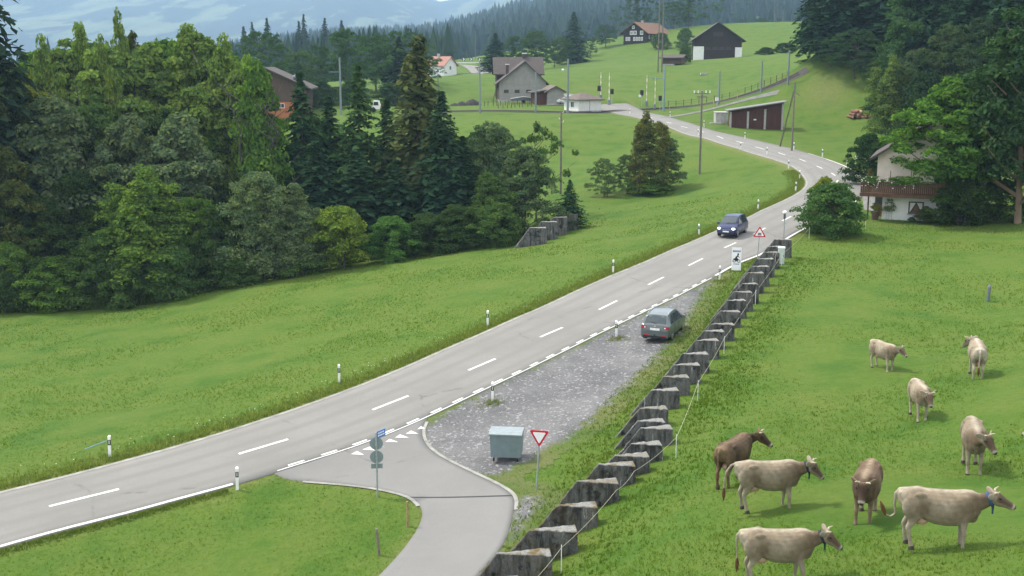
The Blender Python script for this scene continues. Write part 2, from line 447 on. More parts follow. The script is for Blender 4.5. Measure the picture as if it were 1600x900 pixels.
# ------------------------------------------------------------------ ground, road, lane, gravel
LW = smooth_line([at_h(x, y, hroad(y))[:2] for x, y in LE], 1.0)
RW = smooth_line([at_h(x, y, hroad(y))[:2] for x, y in RE], 1.0)
def nearest_on(P, q):
    best = (1e9, None)
    for a, b in zip(P[:-1], P[1:]):
        ab = b - a; t = min(1, max(0, float((q - a) @ ab) / max(float(ab @ ab), 1e-9))); p = a + t * ab
        dd = float(((q - p) ** 2).sum())
        if dd < best[0]: best = (dd, p)
    return best[1]
RM = np.array([nearest_on(RW, p) for p in LW])
for _ in range(4): RM[1:-1] = (RM[:-2] + RM[1:-1] * 2 + RM[2:]) / 4
# the road runs on behind the hut and the grey house
ext = [np.array(ground(922, 163)[:2]), np.array(ground(897, 154)[:2])]
tail_L = [LW[-1] + (ext[0] - LW[-1]) * .5 + np.array([-3, 2]), ext[1] + np.array([-4, 3])]
tail_R = [RM[-1] + (ext[0] - LW[-1]) * .5 + np.array([-1, 5]), ext[1] + np.array([-1, 7])]
RL = np.vstack([LW, tail_L]); RR = np.vstack([RM, tail_R])
ROADP = np.vstack([RL, RR[::-1]])
def strip(L, R, k, dz, name, mat, parent=None, skirt=False):
    L, R = np.asarray(L), np.asarray(R); n = len(L); t = np.linspace(0, 1, k)
    P = L[:, None] * (1 - t)[None, :, None] + R[:, None] * t[None, :, None]
    Z = gz(P[..., 0], P[..., 1]) + dz
    V = np.concatenate([P, Z[..., None]], 2)
    if skirt:
        a = V[:, :1].copy(); a[..., 2] -= .25; b = V[:, -1:].copy(); b[..., 2] -= .25
        V = np.concatenate([a, V, b], 1); k += 2
    i = np.arange(n - 1)[:, None] * k + np.arange(k - 1)[None]
    Fq = np.stack([i, i + 1, i + 1 + k, i + k], -1).reshape(-1, 4)
    me = np_mesh(name, V.reshape(-1, 3), Fq, mat, True)
    tk = np.r_[0, t, 1] if skirt else t
    at_ = me.attributes.new('across', 'FLOAT', 'POINT'); at_.data.foreach_set('value', np.tile(tk, n).astype(np.float32))
    if me.polygons[len(me.polygons) // 2].normal.z < 0: me.flip_normals()
    return link(name, me, parent)
M_ROAD = M_asphalt('road_asphalt', (.212, .206, .192), .5, True); M_LANE = M_asphalt('lane_asphalt', (.190, .187, .180), .25); M_WHITE = M_paint()
M_KERB = plain('kerb_stone', (.25, .245, .225), .9, var=.25, scale=2.)
road = tag(strip(RL, RR, 9, .045, 'road', M_ROAD, skirt=True), kind='structure')
road['label'] = 'grey country road with white markings curving up the valley'
# side lane in the foreground
laneL = smooth_line([ground(*p)[:2] for p in [(418,735),(445,749),(470,752),(540,757),(600,765),(645,777),(662,797),(657,820),(638,850),(598,895),(560,930),(520,965)]], .5)
laneR = smooth_line([ground(*p)[:2] for p in [(676,640),(662,664),(658,680),(668,700),(690,716),(735,738),(775,757),(805,775),(803,800),(790,850),(752,895),(722,930),(690,965)]], .5)
m_ = min(len(laneL), len(laneR)); tt = np.linspace(0, 1, 90)
def resamp(P, t):
    s = np.r_[0, np.cumsum(np.hypot(*(P[1:] - P[:-1]).T))]; s /= s[-1]
    return np.stack([np.interp(t, s, P[:, k]) for k in (0, 1)], 1)
lL, lR = resamp(laneL, tt), resamp(laneR, tt)
lane = tag(strip(lL, lR, 15, .028, 'lane', M_LANE, skirt=True), kind='structure')
lane['label'] = 'grey side lane joining the road beside the dumpster'
LANEP = np.vstack([lL, lR[::-1]])
def offset_line(P, d):
    P = np.asarray(P); t = np.gradient(P, axis=0); t /= np.linalg.norm(t, axis=1)[:, None] + 1e-9
    return P + np.stack([-t[:, 1], t[:, 0]], 1) * d
for src, sgn in ((resamp(laneR, np.linspace(.07, .60, 60)), -1), (resamp(laneL, np.linspace(.12, .48, 50)), 1)):
    strip(src, offset_line(src, sgn * -.15), 2, .037, 'kerb', M_KERB, lane)
g1, g2 = ground(637, 779), ground(806, 776)
strip(np.linspace(g1[:2], g2[:2], 12), np.linspace(g1[:2], g2[:2], 12) + np.array([0, .10]), 2, .036, 'drain_slot', plain('slot_iron', (.03, .03, .032), .6), lane)
# road edge strips and painted marks, children of the road
strip(LW, offset_line(LW, -.22), 2, .052, 'edge_strip', M_KERB, road)
def along(P, a, b):
    """part of polyline P between the points nearest to a and b"""
    ia = np.argmin(np.hypot(*(P - a).T)); ib = np.argmin(np.hypot(*(P - b).T))
    return P[min(ia, ib):max(ia, ib) + 1]
Rw1 = smooth_line(RW, .4, 0)
def edge_line(p, q, w=.16, off=0.05):
    s = along(Rw1, np.array(ground(*p)[:2]), np.array(ground(*q)[:2]))
    if len(s) > 1: strip(offset_line(s, off), offset_line(s, off + w), 2, .055, 'edge_line', M_WHITE, road)
edge_line((-50, 874), (368, 761)); edge_line((1122, 432), (1262, 357), .2); edge_line((1290, 343), (1345, 312), .2); edge_line((1295, 250), (1342, 270), .2); edge_line((1262, 240), (1295, 250), .1)
s = along(Rw1, np.array(ground(430, 742)[:2]), np.array(ground(1116, 436)[:2]))
strip(offset_line(s, .06), offset_line(s, .13), 2, .055, 'edge_line', M_WHITE, road)
def mark(a, b, w):
    a, b = np.array(a[:2]), np.array(b[:2]); t = (b - a) / np.linalg.norm(b - a); nn = np.array([-t[1], t[0]]) * w / 2
    L = np.linspace(a + nn, b + nn, 5); R = np.linspace(a - nn, b - nn, 5)
    return L, R
for x1, y1, x2, y2 in [(77,793,186,766),(373,711,450,688),(582,642,638,620),(732,580,774,562),(844,528,879,513),(936,485,964,471),(1013,446,1037,434),(1076,416,1098,405),(1132,388,1150,380),(1177,367,1196,357),(1222,346,1236,339),(1252,327,1262,320),(1282,304,1288,298),(1307,287,1309,282),(1299,271,1305,275),(1276,260,1285,264),(1249,249,1259,253),(1216,239,1227,243),(1180,230,1194,234),(1150,221,1162,224),(1120,213,1130,217),(1092,205,1100,207),(1064,198,1074,200),(1041,191,1049,193),(1012,183,1020,185)]:
    L, R = mark(ground(x1, y1), ground(x2, y2), .16)
    strip(L, R, 2, .055, 'lane_dash', M_WHITE, road)
acc = np.r_[0, np.cumsum(np.hypot(*(s[1:] - s[:-1]).T))]
q = .6
while q < acc[-1] - .8:
    a = [np.interp(q, acc, s[:, k]) for k in (0, 1)]; b = [np.interp(q + .78, acc, s[:, k]) for k in (0, 1)]
    L, R = mark(a, b, .13); nn = offset_line(np.array([a, b]), .27) - np.array([a, b])
    strip(L + nn[0], R + nn[0], 2, .055, 'edge_dash', M_WHITE, road)
    q += 1.62
M_YT = M_WHITE
for (a, b, c) in [((548,711),(558,706),(569,712)),((566,704),(578,699),(586,705)),((588,693),(594,697),(602,701)),((602,692),(609,687),(622,692)),((617,685),(625,680),(639,685)),((634,679),(642,674),(654,679)),((652,672),(658,667),(664,671))]:
    P = [ground(*k) for k in (a, b, c)]
    mb = MB(); mb.add([(p.x, p.y, p.z + .040) for p in P], [(0, 1, 2)]); o = mb.build('yield_triangle', M_WHITE, lane)
    if o.data.polygons[0].normal.z < 0: o.data.flip_normals()
# gravel lot between road and blocks
gp = np.array([ground(*p)[:2] for p in [(655,668),(760,612),(900,543),(1000,494),(1122,433),(1098,455),(1080,488),(1068,515),(1050,532),(1015,570),(985,600),(940,640),(905,672),(880,690),(845,706),(825,722),(800,730),(775,748),(730,742),(690,722),(664,702)]])
gp2 = np.array([ground(*p)[:2] for p in [(806,778),(822,770),(843,780),(838,800),(818,830),(795,852),(787,858),(800,815)]])
x0, y0 = gp.min(0) - 3; x1, y1 = gp.max(0) + 3; y0 = min(y0, gp2.min(0)[1] - 3)
gx, gy = np.meshgrid(np.arange(x0, x1, .3), np.arange(y0, y1, .3))
GQ = np.stack([gx.ravel(), gy.ravel()], 1)
def signed(Q, P):
    d = seg_dist(Q, np.vstack([P, P[:1]])); return np.where(inside(Q, P), d, -d)
sd = np.maximum(signed(GQ, gp), signed(GQ, gp2) - .1)
def gravel_at(Q): return np.maximum(signed(Q, gp), signed(Q, gp2) - .1)
ncol = gx.shape[1]
i = (np.arange(gx.shape[0] - 1)[:, None] * ncol + np.arange(ncol - 1)[None]).ravel()
Fq = np.stack([i, i + 1, i + 1 + ncol, i + ncol], 1)
keep = (sd[Fq] > -1.3).all(1)
used = np.unique(Fq[keep]); re = -np.ones(len(GQ), int); re[used] = np.arange(len(used))
V = np.c_[GQ[used], gz(GQ[used][:, 0], GQ[used][:, 1]) + .016]
me = np_mesh('gravel_lot', V, re[Fq[keep]], M_gravel(), True)
at = me.attributes.new('gravel', 'FLOAT', 'POINT'); at.data.foreach_set('value', np.clip(.5 + sd[used] / 1.6, 0, 1).astype(np.float32))
gl = tag(link('gravel_lot', me), kind='structure'); gl['label'] = 'grey gravel lay-by between the road and the row of concrete blocks'
# the ground: one sheet, finer where the road and the pasture lie
ang = np.r_[np.radians(np.linspace(-180, -32, 60))[:-1], np.radians(np.linspace(-32, 32, 420)), np.radians(np.linspace(32, 180, 60))[1:]]
rad = np.r_[np.geomspace(3, 22, 14)[:-1], np.geomspace(22, 330, 330), np.geomspace(330, 900, 50)[1:]]
A, R_ = np.meshgrid(ang, rad); X = R_ * np.sin(A); Y = R_ * np.cos(A)
Z = gz(X, Y)
fine_bump = .10 * np.sin(X * .35 + 1.3 * np.sin(Y * .21)) * np.cos(Y * .28 + np.sin(X * .17))
Q = np.stack([X.ravel(), Y.ravel()], 1)
near = (np.hypot(Q[:, 0], Q[:, 1]) < 300) & (Q[:, 1] > 10) & (np.abs(Q[:, 0]) < Q[:, 1] * .62)
dL = np.full(len(Q), 99.); dR = dL.copy(); dn = dL.copy(); gsd = -dL.copy()
dL[near] = seg_dist(Q[near], LW[::2]); dR[near] = seg_dist(Q[near], RW[::2]); dn[near] = np.minimum(seg_dist(Q[near], lL[::2]), seg_dist(Q[near], lR[::2])); gsd[near] = gravel_at(Q[near])
onroad = np.zeros(len(Q), bool); onroad[near] = inside(Q[near], ROADP) | inside(Q[near], LANEP)
away = np.minimum(np.minimum(dL, dR), dn); away[onroad] = 0
Zf = Z.ravel() + fine_bump.ravel() * np.clip((away - 2.5) / 6, 0, 1) * np.clip((-gsd - 2.5) / 5, 0, 1) * np.clip(1 - np.hypot(Q[:, 0], Q[:, 1]) / 320, 0, 1)
Zf[onroad & (np.minimum(np.minimum(dL, dR), dn) > .5)] -= .12
Zf[gsd > .6] -= .06
n = len(ang); i = (np.arange(len(rad) - 1)[:, None] * n + np.arange(n - 1)[None]).ravel()
me = np_mesh('ground', np.c_[Q, Zf], np.stack([i, i + n, i + n + 1, i + 1], 1), M_ground(), True)
if me.polygons[5000].normal.z < 0: me.flip_normals()
dry = np.exp(-(dL / 1.3) ** 2) * .95
dry = np.maximum(dry, np.exp(-(dR / .8) ** 2) * .7); dry = np.maximum(dry, np.exp(-(dn / .5) ** 2) * .6)
dry = np.maximum(dry, np.clip(.55 + gsd / 3.5, 0, 1) * .7)
ppx, ppy, pd = pix(np.c_[Q, Zf])
for cx, cy, rx, ry, k in [(1290,142,52,18,.75),(1325,154,30,8,.5),(1380,352,60,6,.5),(1180,772,26,8,.45),(1310,868,34,10,.4),(1440,690,22,8,.4),(1385,800,24,8,.45),(1250,700,40,12,.3),(1470,560,40,10,.35),(1330,500,60,14,.25),(1120,850,30,10,.3),(960,305,80,5,.4),(935,138,60,8,.5)]:
    c = ground(cx, cy); dd = depth(c); wx = rx / FPX * dd; wy = ry / FPX * dd * 4.2
    dry = np.maximum(dry, k * np.exp(-((Q[:, 0] - c.x) / wx) ** 2 - ((Q[:, 1] - c.y) / wy) ** 2))
at = me.attributes.new('dry', 'FLOAT', 'POINT'); at.data.foreach_set('value', np.clip(dry, 0, 1).astype(np.float32))
grd = tag(link('ground', me), kind='structure'); grd['label'] = 'green meadow and pasture slopes on both sides of the road'
# level track path, railway track and far road
def ribbon(px_pts, w, dz, name, mat, parent=None):
    P = smooth_line([np.array(ground(*p)[:2]) for p in px_pts], 1.5)
    return strip(offset_line(P, w / 2), offset_line(P, -w / 2), 3, dz, name, mat, parent), P
M_PATH = plain('path_gravel', (.14, .14, .13), .95, var=.25, scale=1.)
M_BALLAST = plain('ballast_stone', (.06, .055, .05), .95, var=.35, scale=3.)
o, _ = ribbon([(1036,184),(1075,178),(1120,168),(1160,157),(1195,149),(1216,144)], 1.9, .05, 'path', M_PATH); tag(o, kind='structure')
bed, TRK = ribbon([(690,175),(760,174),(850,175),(905,177),(945,175),(985,172),(1030,170),(1070,167),(1120,160),(1170,147),(1210,133),(1240,120),(1262,108)], 3.2, .035, 'railway_track', M_BALLAST)
tag(bed, kind='structure')
M_RAIL = plain('rail_steel', (.055, .048, .042), .7, 0.)
for sg in (-.5, .5):
    P = offset_line(TRK, sg); MB().tube([gpt(x, y, .14) for x, y in P[::2]], .07, 4).build('rail', M_RAIL, bed)
P4 = [np.array(ground(*p)[:2]) for p in [(716,101),(778,107),(778,122),(733,109)]]
fr = strip(np.linspace(P4[0], P4[1], 12), np.linspace(P4[3], P4[2], 12), 6, .15, 'far_road', M_ROAD); tag(fr, kind='structure')
# driveway beside the white house and forecourt at the hut
P4 = [np.array(ground(*p)[:2]) for p in [(1341,270),(1366,268),(1378,332),(1350,328)]]
dw = strip(np.linspace(P4[0], P4[3], 14), np.linspace(P4[1], P4[2], 14), 6, .03, 'driveway', M_LANE); tag(dw, kind='structure')

# ------------------------------------------------------------------ far hills
def px_ridge(px, tab): return np.interp(px, [a for a, _ in tab], [b for _, b in tab])
def hill_sheet(name, mat, d0, z0, d1, tab, nx=160, nd=40, rough=0., power=1., span=(-700, 2300), back=1.35):
    pxs = np.linspace(span[0], span[1], nx); ts = np.r_[np.linspace(0, 1, nd), np.linspace(1.03, back, 10)]
    V = []
    ph = RNG.random(6) * 6
    for t in ts:
        d = d0 + (d1 - d0) * t
        zr = (90 - px_ridge(pxs, tab)) / FPX * d1 * 1.0
        z = z0 + (zr - z0) * (t ** power if t <= 1 else 1 - (t - 1) * 1.2)
        x = (pxs - 800) / FPX * d
        if rough: z = z + rough * min(1, t * 3) * (np.sin(x / d1 * 22 + ph[0] + t * 5) * .5 + np.sin(x / d1 * 61 + ph[1] - t * 9) * .28 + np.sin(x / d1 * 130 + ph[2] + t * 30) * .15) * (1 if t < .97 else .4)
        V.append(np.c_[x, np.full(nx, d), z])
    V = np.array(V).reshape(-1, 3)
    i = (np.arange(len(ts) - 1)[:, None] * nx + np.arange(nx - 1)[None]).ravel()
    me = np_mesh(name, V, np.stack([i, i + 1, i + 1 + nx, i + nx], 1), mat, True)
    if me.polygons[10].normal.z < 0: me.flip_normals()
    return tag(link(name, me), kind='structure'), V.reshape(len(ts), nx, 3)
HILL_TAB = [(-700,170),(200,150),(300,120),(350,92),(420,76),(520,62),(590,60),(650,57),(700,50),(760,35),(800,22),(860,6),(950,-10),(1100,-30),(1200,-30),(1400,-10),(2300,0)]
hill, HV = hill_sheet('wooded_hill', plain('forest_floor', (.03, .045, .02), .95), 640, -14, 2300, HILL_TAB, 140, 30)
def M_mount():
    m, n, l = nodes_of('mountain_side')
    pos = N(n, 'NewGeometry').outputs['Position']
    mp = N(n, 'Mapping'); l.new(pos, mp.inputs['Vector']); mp.inputs['Scale'].default_value = (1, .22, 1.2)
    a = noise(n, l, mp.outputs['Vector'], .0036, 7, .66); b = noise(n, l, mp.outputs['Vector'], .012, 5, .7); e = noise(n, l, pos, .05, 3, .7)
    fo = mixc(n, l, rng_(n, l, e, .3, .7), (.008, .026, .048), (.020, .046, .064))  # blue of the distant haze mixed into the forest and meadow colours
    me_ = mixc(n, l, rng_(n, l, b, .35, .65), (.050, .085, .068), (.11, .145, .10))
    s = N(n, 'Math', operation='MULTIPLY_ADD'); l.new(b, s.inputs[0]); s.inputs[1].default_value = .35; l.new(a, s.inputs[2])
    c = mixc(n, l, rng_(n, l, s.outputs[0], .705, .725), fo, me_)
    return finish(m, n, l, c, .95)
MT_TAB = [(-700,-60),(0,-50),(350,-50),(560,-42),(630,-16),(668,-2),(690,6),(715,2),(745,-8),(800,-30),(1000,-60),(1600,-60),(2300,-50)]
hill_sheet('mountain', M_mount(), 2400, -60, 5600, MT_TAB, 320, 90, 26., 1.15, (-500, 2100), 1.2)
hill_sheet('valley_floor', plain('valley_meadow', (.05, .09, .025), .95), 850, -85, 2600, [(-700, 130), (2300, 130)], 60, 12, 0, 1, (-900, 2500), 1.1)
# ------------------------------------------------------------------ trees
ML = M_leaf('leaves', .28); MN = M_leaf('needles', .12)
M_BARK = plain('bark', (.085, .07, .055), .95, var=.4, scale=9., bump=.02)
M_BARKL = plain('pale_bark', (.055, .05, .042), .95, var=.4, scale=9., bump=.02)
def quads(C, Nn, S, asp, rng):
    """leaf-clump faces: centres C, normals Nn, sizes S"""
    n = len(C); t = rng.normal(size=(n, 3)); t -= (t * Nn).sum(1)[:, None] * Nn; t /= np.linalg.norm(t, axis=1)[:, None] + 1e-9
    b = np.cross(Nn, t); a = S[:, None] * asp; s = S[:, None]
    V = np.stack([C - t * s, C + b * a + Nn * s * .18, C + t * s, C - b * a + Nn * s * .1], 1)
    return V
def norm(v): return v / (np.linalg.norm(v, axis=-1, keepdims=True) + 1e-9)
def crown_mesh(name, seed, t0=.12, nclump=80, per=75, leaf=.016, rc=.085, shape=(.75, .8), lobes=4, ragged=.35, mat=None, droop=.0, asp=1., plume=0):
    rng = np.random.default_rng(seed); Vs = []; cent = []
    lead = [(rng.random() * 6.28, .04 + .40 * (j / max(1, plume - 1)) ** .8 * rng.uniform(.7, 1.1), 1.0 if j == 0 else rng.uniform(.68, .97)) for j in range(plume)]
    la = rng.random(lobes) * 2 * math.pi; lt = rng.uniform(.3, .8, lobes)
    for k in range(nclump):
        t = rng.random() ** .8
        prof = max(.05, math.sin(math.pi * min(.985, (t * .93 + .05) ** shape[0])) ** shape[1])
        az = rng.random() * 2 * math.pi
        lob = 1 + ragged * sum(math.cos(az - a) * math.exp(-((t - b) / .25) ** 2) for a, b in zip(la, lt))
        r = prof * lob * (rng.random() ** .45) * .5
        z = t0 + (1 - t0 - rc * .5) * t + rng.normal() * .02
        if plume:
            la_, lr, lt_ = lead[k % plume]; t = t0 + (lt_ - t0) * rng.random() ** .62; sp = .56 * (1 - (t - t0) / (lt_ - t0)) ** .7 + .03; az = rng.random() * 6.28; q = sp * rng.random() ** .5 * .62
            r = lr * (.55 + .45 * (t - t0) / (1 - t0)); z = t - rc * .4; c = np.array([r * math.cos(la_) + q * math.cos(az), r * math.sin(la_) + q * math.sin(az), z])
        else: c = np.array([r * math.cos(az), r * math.sin(az), z])
        R = rc * rng.uniform(.65, 1.35) * (1.1 - .45 * t)
        cent.append((c, R))
        m = int(per * rng.uniform(.7, 1.3)); d = norm(rng.normal(size=(m, 3))); d[:, 2] = np.where(d[:, 2] < -.3, -d[:, 2] * .6, d[:, 2])
        rr = R * (.45 + .6 * rng.random(m) ** .6); P = c + d * rr[:, None] * np.array([1.15, 1.15, .85]); P[:, 2] -= droop * rr * rng.random(m)
        nn = norm(d * .8 + rng.normal(size=(m, 3)) * .55 + np.array([0, 0, .35]))
        q = quads(P * 0, nn, leaf * rng.uniform(.6, 1.35, m), .62, rng) + ((P - c) )[:, None]
        q[..., :2] /= asp; Vs.append(q + c)
    V = np.concatenate(Vs).reshape(-1, 3)
    V[:, 2] = np.maximum(V[:, 2], .015)
    return np_mesh(name, V, np.arange(len(V)).reshape(-1, 4), mat or ML), cent
def trunk_mesh(name, cent, seed, r=.016, top=.85, mat=None, nb=14, stems=1):
    rng = np.random.default_rng(seed); mb = MB()
    for sidx in range(stems):
        bx, by = (0, 0) if stems == 1 else (rng.normal() * .07, rng.normal() * .07)
        pts = [(bx + rng.normal() * .008 * i + bx * .8 * i / 5, by + rng.normal() * .008 * i + by * .8 * i / 5, -.03 + (top + .03) * i / 6) for i in range(7)]
        mb.tube(pts, [r * (1.25 if i == 0 else 1) * (1 - .14 * i) for i in range(7)], 7)
        for c, R in [cent[j] for j in rng.choice(len(cent), min(nb, len(cent)), replace=False)]:
            z = max(.08, c[2] - .10 - .25 * math.hypot(c[0], c[1])); k = z / top * 6; i0 = int(min(5, k)); f = k - i0
            p = Vector(pts[i0]).lerp(Vector(pts[min(6, i0 + 1)]), min(1, f))
            e = Vector(c); m = p.lerp(e, .5) + Vector((0, 0, -.02)); e = p.lerp(e, .8); mb.tube([p, m.lerp(p, .2), e], [r * .36, r * .24, r * .08], 5)
    return mb.mesh(name, mat or M_BARK, 60)
def spruce_mesh(name, seed, base_r=.2, lev=36, nb=8, leaf=.014, droop=.35, start=.05, gap=.25, per=9, prof=.78):
    rng = np.random.default_rng(seed); C, Nn, S = [], [], []
    for i in range(lev):
        t = start + (1 - start) * (i / (lev - 1)) ** 1.0
        Lm = base_r * max(.03, (1 - t)) ** prof * (1.1 if t > .15 else .92)
        for b in range(nb + (2 if t < .5 else -2)):
            if rng.random() < gap * .5: continue
            az = rng.random() * 2 * math.pi; L = Lm * rng.uniform(.62, 1.18); z0 = t + rng.normal() * .006
            m = max(4, int(per * (L / base_r) ** .6))
            s = (np.arange(m) + rng.random(m)) / m
            s = .12 + .9 * s; r = L * s; z = z0 + .10 * r - droop * L * s ** 2 + rng.normal(size=m) * .003 + .10 * L * np.clip(s - .8, 0, 1)
            side = rng.normal(size=m) * L * .16 * (1.15 - s)
            C.append(np.stack([r * math.cos(az) - side * math.sin(az), r * math.sin(az) + side * math.cos(az), z - abs(side) * .25], 1))
            nn = norm(np.stack([math.cos(az) * .35 + rng.normal(size=m) * .35, math.sin(az) * .35 + rng.normal(size=m) * .35, np.ones(m) * .75], 1)); Nn.append(nn)
            S.append(leaf * rng.uniform(.7, 1.4, m) * (.6 + .6 * L / base_r))
    # leader
    m = 22; z = rng.uniform(.93, 1.0, m); a = rng.random(m) * 6.28; r = (1.005 - z) * .22
    C.append(np.stack([r * np.cos(a), r * np.sin(a), z], 1)); Nn.append(norm(np.stack([np.cos(a), np.sin(a), np.ones(m) * .5], 1))); S.append(np.full(m, leaf * .6))
    C, Nn, S = np.concatenate(C), np.concatenate(Nn), np.concatenate(S)
    V = quads(C, Nn, S, .5, rng).reshape(-1, 3)
    return np_mesh(name, V, np.arange(len(V)).reshape(-1, 4), MN)
LIB = {}
BINS = (.36, .52, .75, 1.1, 1.6)
def lib(kind, k, a=None):
    if kind in ('broad', 'willow', 'maple'): b = BINS[int(np.argmin([abs(math.log((a or .75) / x)) for x in BINS]))]; k = k % 2
    else: b = 0
    key = (kind, k, b)
    if key in LIB: return LIB[key]
    sd = 100 * k + sum(map(ord, kind))
    if kind == 'broad':
        cr, ce = crown_mesh('crown', sd, .14, 170, 110, .0120, .060, (.8, .6), asp=b); LIB[key] = (cr, trunk_mesh('trunk', ce, sd, .017))
    elif kind == 'plume':
        cr, ce = crown_mesh('crown', sd, .08, 320, 80, .0118, .060, asp=.6, plume=6); LIB[key] = (cr, trunk_mesh('trunk', ce, sd, .010, .85, M_BARKL, 9, 2))
    elif kind == 'slender':
        cr, ce = crown_mesh('crown', sd, .16, 80, 70, .013, .050, (.78, .65), 5, .55, asp=.34); LIB[key] = (cr, trunk_mesh('trunk', ce, sd, .011, .93, M_BARKL, 16))
    elif kind == 'willow':
        cr, ce = crown_mesh('crown', sd, .07, 170, 115, .0125, .068, (.72, .65), 4, .3, droop=.3, asp=b); LIB[key] = (cr, trunk_mesh('trunk', ce, sd, .012, .8, M_BARKL, 14, 3))
    elif kind == 'bush':
        cr, ce = crown_mesh('crown', sd, .03, 130, 130, .021, .115, (.55, .5), 4, .25); LIB[key] = (cr, trunk_mesh('trunk', ce, sd, .012, .7, None, 10, 4))
    elif kind == 'sparse':
        cr, ce = crown_mesh('crown', sd, .25, 34, 60, .020, .085, (.9, .7), 4, .5); LIB[key] = (cr, trunk_mesh('trunk', ce, sd, .012, .9, None, 20))
    elif kind == 'maple':
        cr, ce = crown_mesh('crown', sd, .16, 230, 130, .0130, .068, (.78, .55), 5, .25, asp=b); LIB[key] = (cr, trunk_mesh('trunk', ce, sd, .02))
    elif kind == 'pine':
        cr, ce = crown_mesh('crown', sd, .18, 190, 120, .0120, .060, (.85, .5), 6, .35, mat=MN, asp=.55); LIB[key] = (cr, trunk_mesh('trunk', ce, sd, .02, .9, plain('pine_bark', (.20, .145, .10), .95, var=.35, scale=7., bump=.02), 22))
    elif kind == 'spruce':
        mb = MB(); mb.tube([(0, 0, -.03), (0, 0, .5), (0, 0, .97)], [.013, .008, .002], 6)
        LIB[key] = (spruce_mesh('crown', sd, .20, 46, 13, .021, .38, .05, .2, 10, .72), mb.mesh('trunk', M_BARK, 60))
    elif kind == 'fir':
        mb = MB(); mb.tube([(0, 0, -.03), (0, 0, .5), (0, 0, .97)], [.015, .009, .002], 6)
        LIB[key] = (spruce_mesh('crown', sd, .28, 38, 15, .026, .26, .02, .15, 11, .8), mb.mesh('trunk', M_BARK, 60))
    elif kind == 'old_spruce':
        mb = MB(); mb.tube([(0, 0, -.03), (0, 0, .5), (0, 0, .97)], [.016, .011, .003], 6)
        LIB[key] = (spruce_mesh('crown', sd, .22, 42, 13, .023, .75, .08, .35, 12, .55), mb.mesh('trunk', M_BARK, 60))
    return LIB[key]
TREE_NAME = dict(plume='feathery_tree', broad='broadleaf_tree', slender='slender_tree', willow='willow_tree', bush='bush', sparse='sapling', maple='maple_tree', pine='pine_tree', spruce='spruce_tree', fir='fir_tree', old_spruce='spruce_tree')
CAT = dict(bush='bush')
BASEW = dict(plume=.95, broad=.95, slender=.95, willow=1.0, bush=1.1, sparse=.9, maple=1.0, pine=1.0, spruce=.33, fir=.46, old_spruce=.40)
def tree(kind, px, d, top, wpx, col, label, group=None, k=None, sink=0.):
    p = column(px, d); tz = at_d(px, top, d)[2]; h = max(.8, tz - p.z); w = wpx / FPX * d / BASEW[kind]
    k = random.randrange(3) if k is None else k
    cr, tr = lib(kind, k, w / h)
    t = thing(TREE_NAME[kind], label, CAT.get(kind, 'tree'), (p.x, p.y, p.z - sink), random.random() * 6.28, group)
    for nm, me in (('crown', cr), ('trunk', tr)):
        o = link(nm, me, t); o.scale = (w, w, h) if nm == 'crown' else (max(w * .8, h * .8), max(w * .8, h * .8), h)
        j = random.uniform(.88, 1.14); o.color = (col[0] * j, col[1] * j, col[2] * j, 1)
    return t
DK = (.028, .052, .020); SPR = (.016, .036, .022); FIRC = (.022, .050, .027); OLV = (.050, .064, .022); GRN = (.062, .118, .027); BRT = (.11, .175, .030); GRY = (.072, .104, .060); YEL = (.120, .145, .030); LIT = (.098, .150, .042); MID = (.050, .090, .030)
WD = 'trees of the wood left of the meadow'
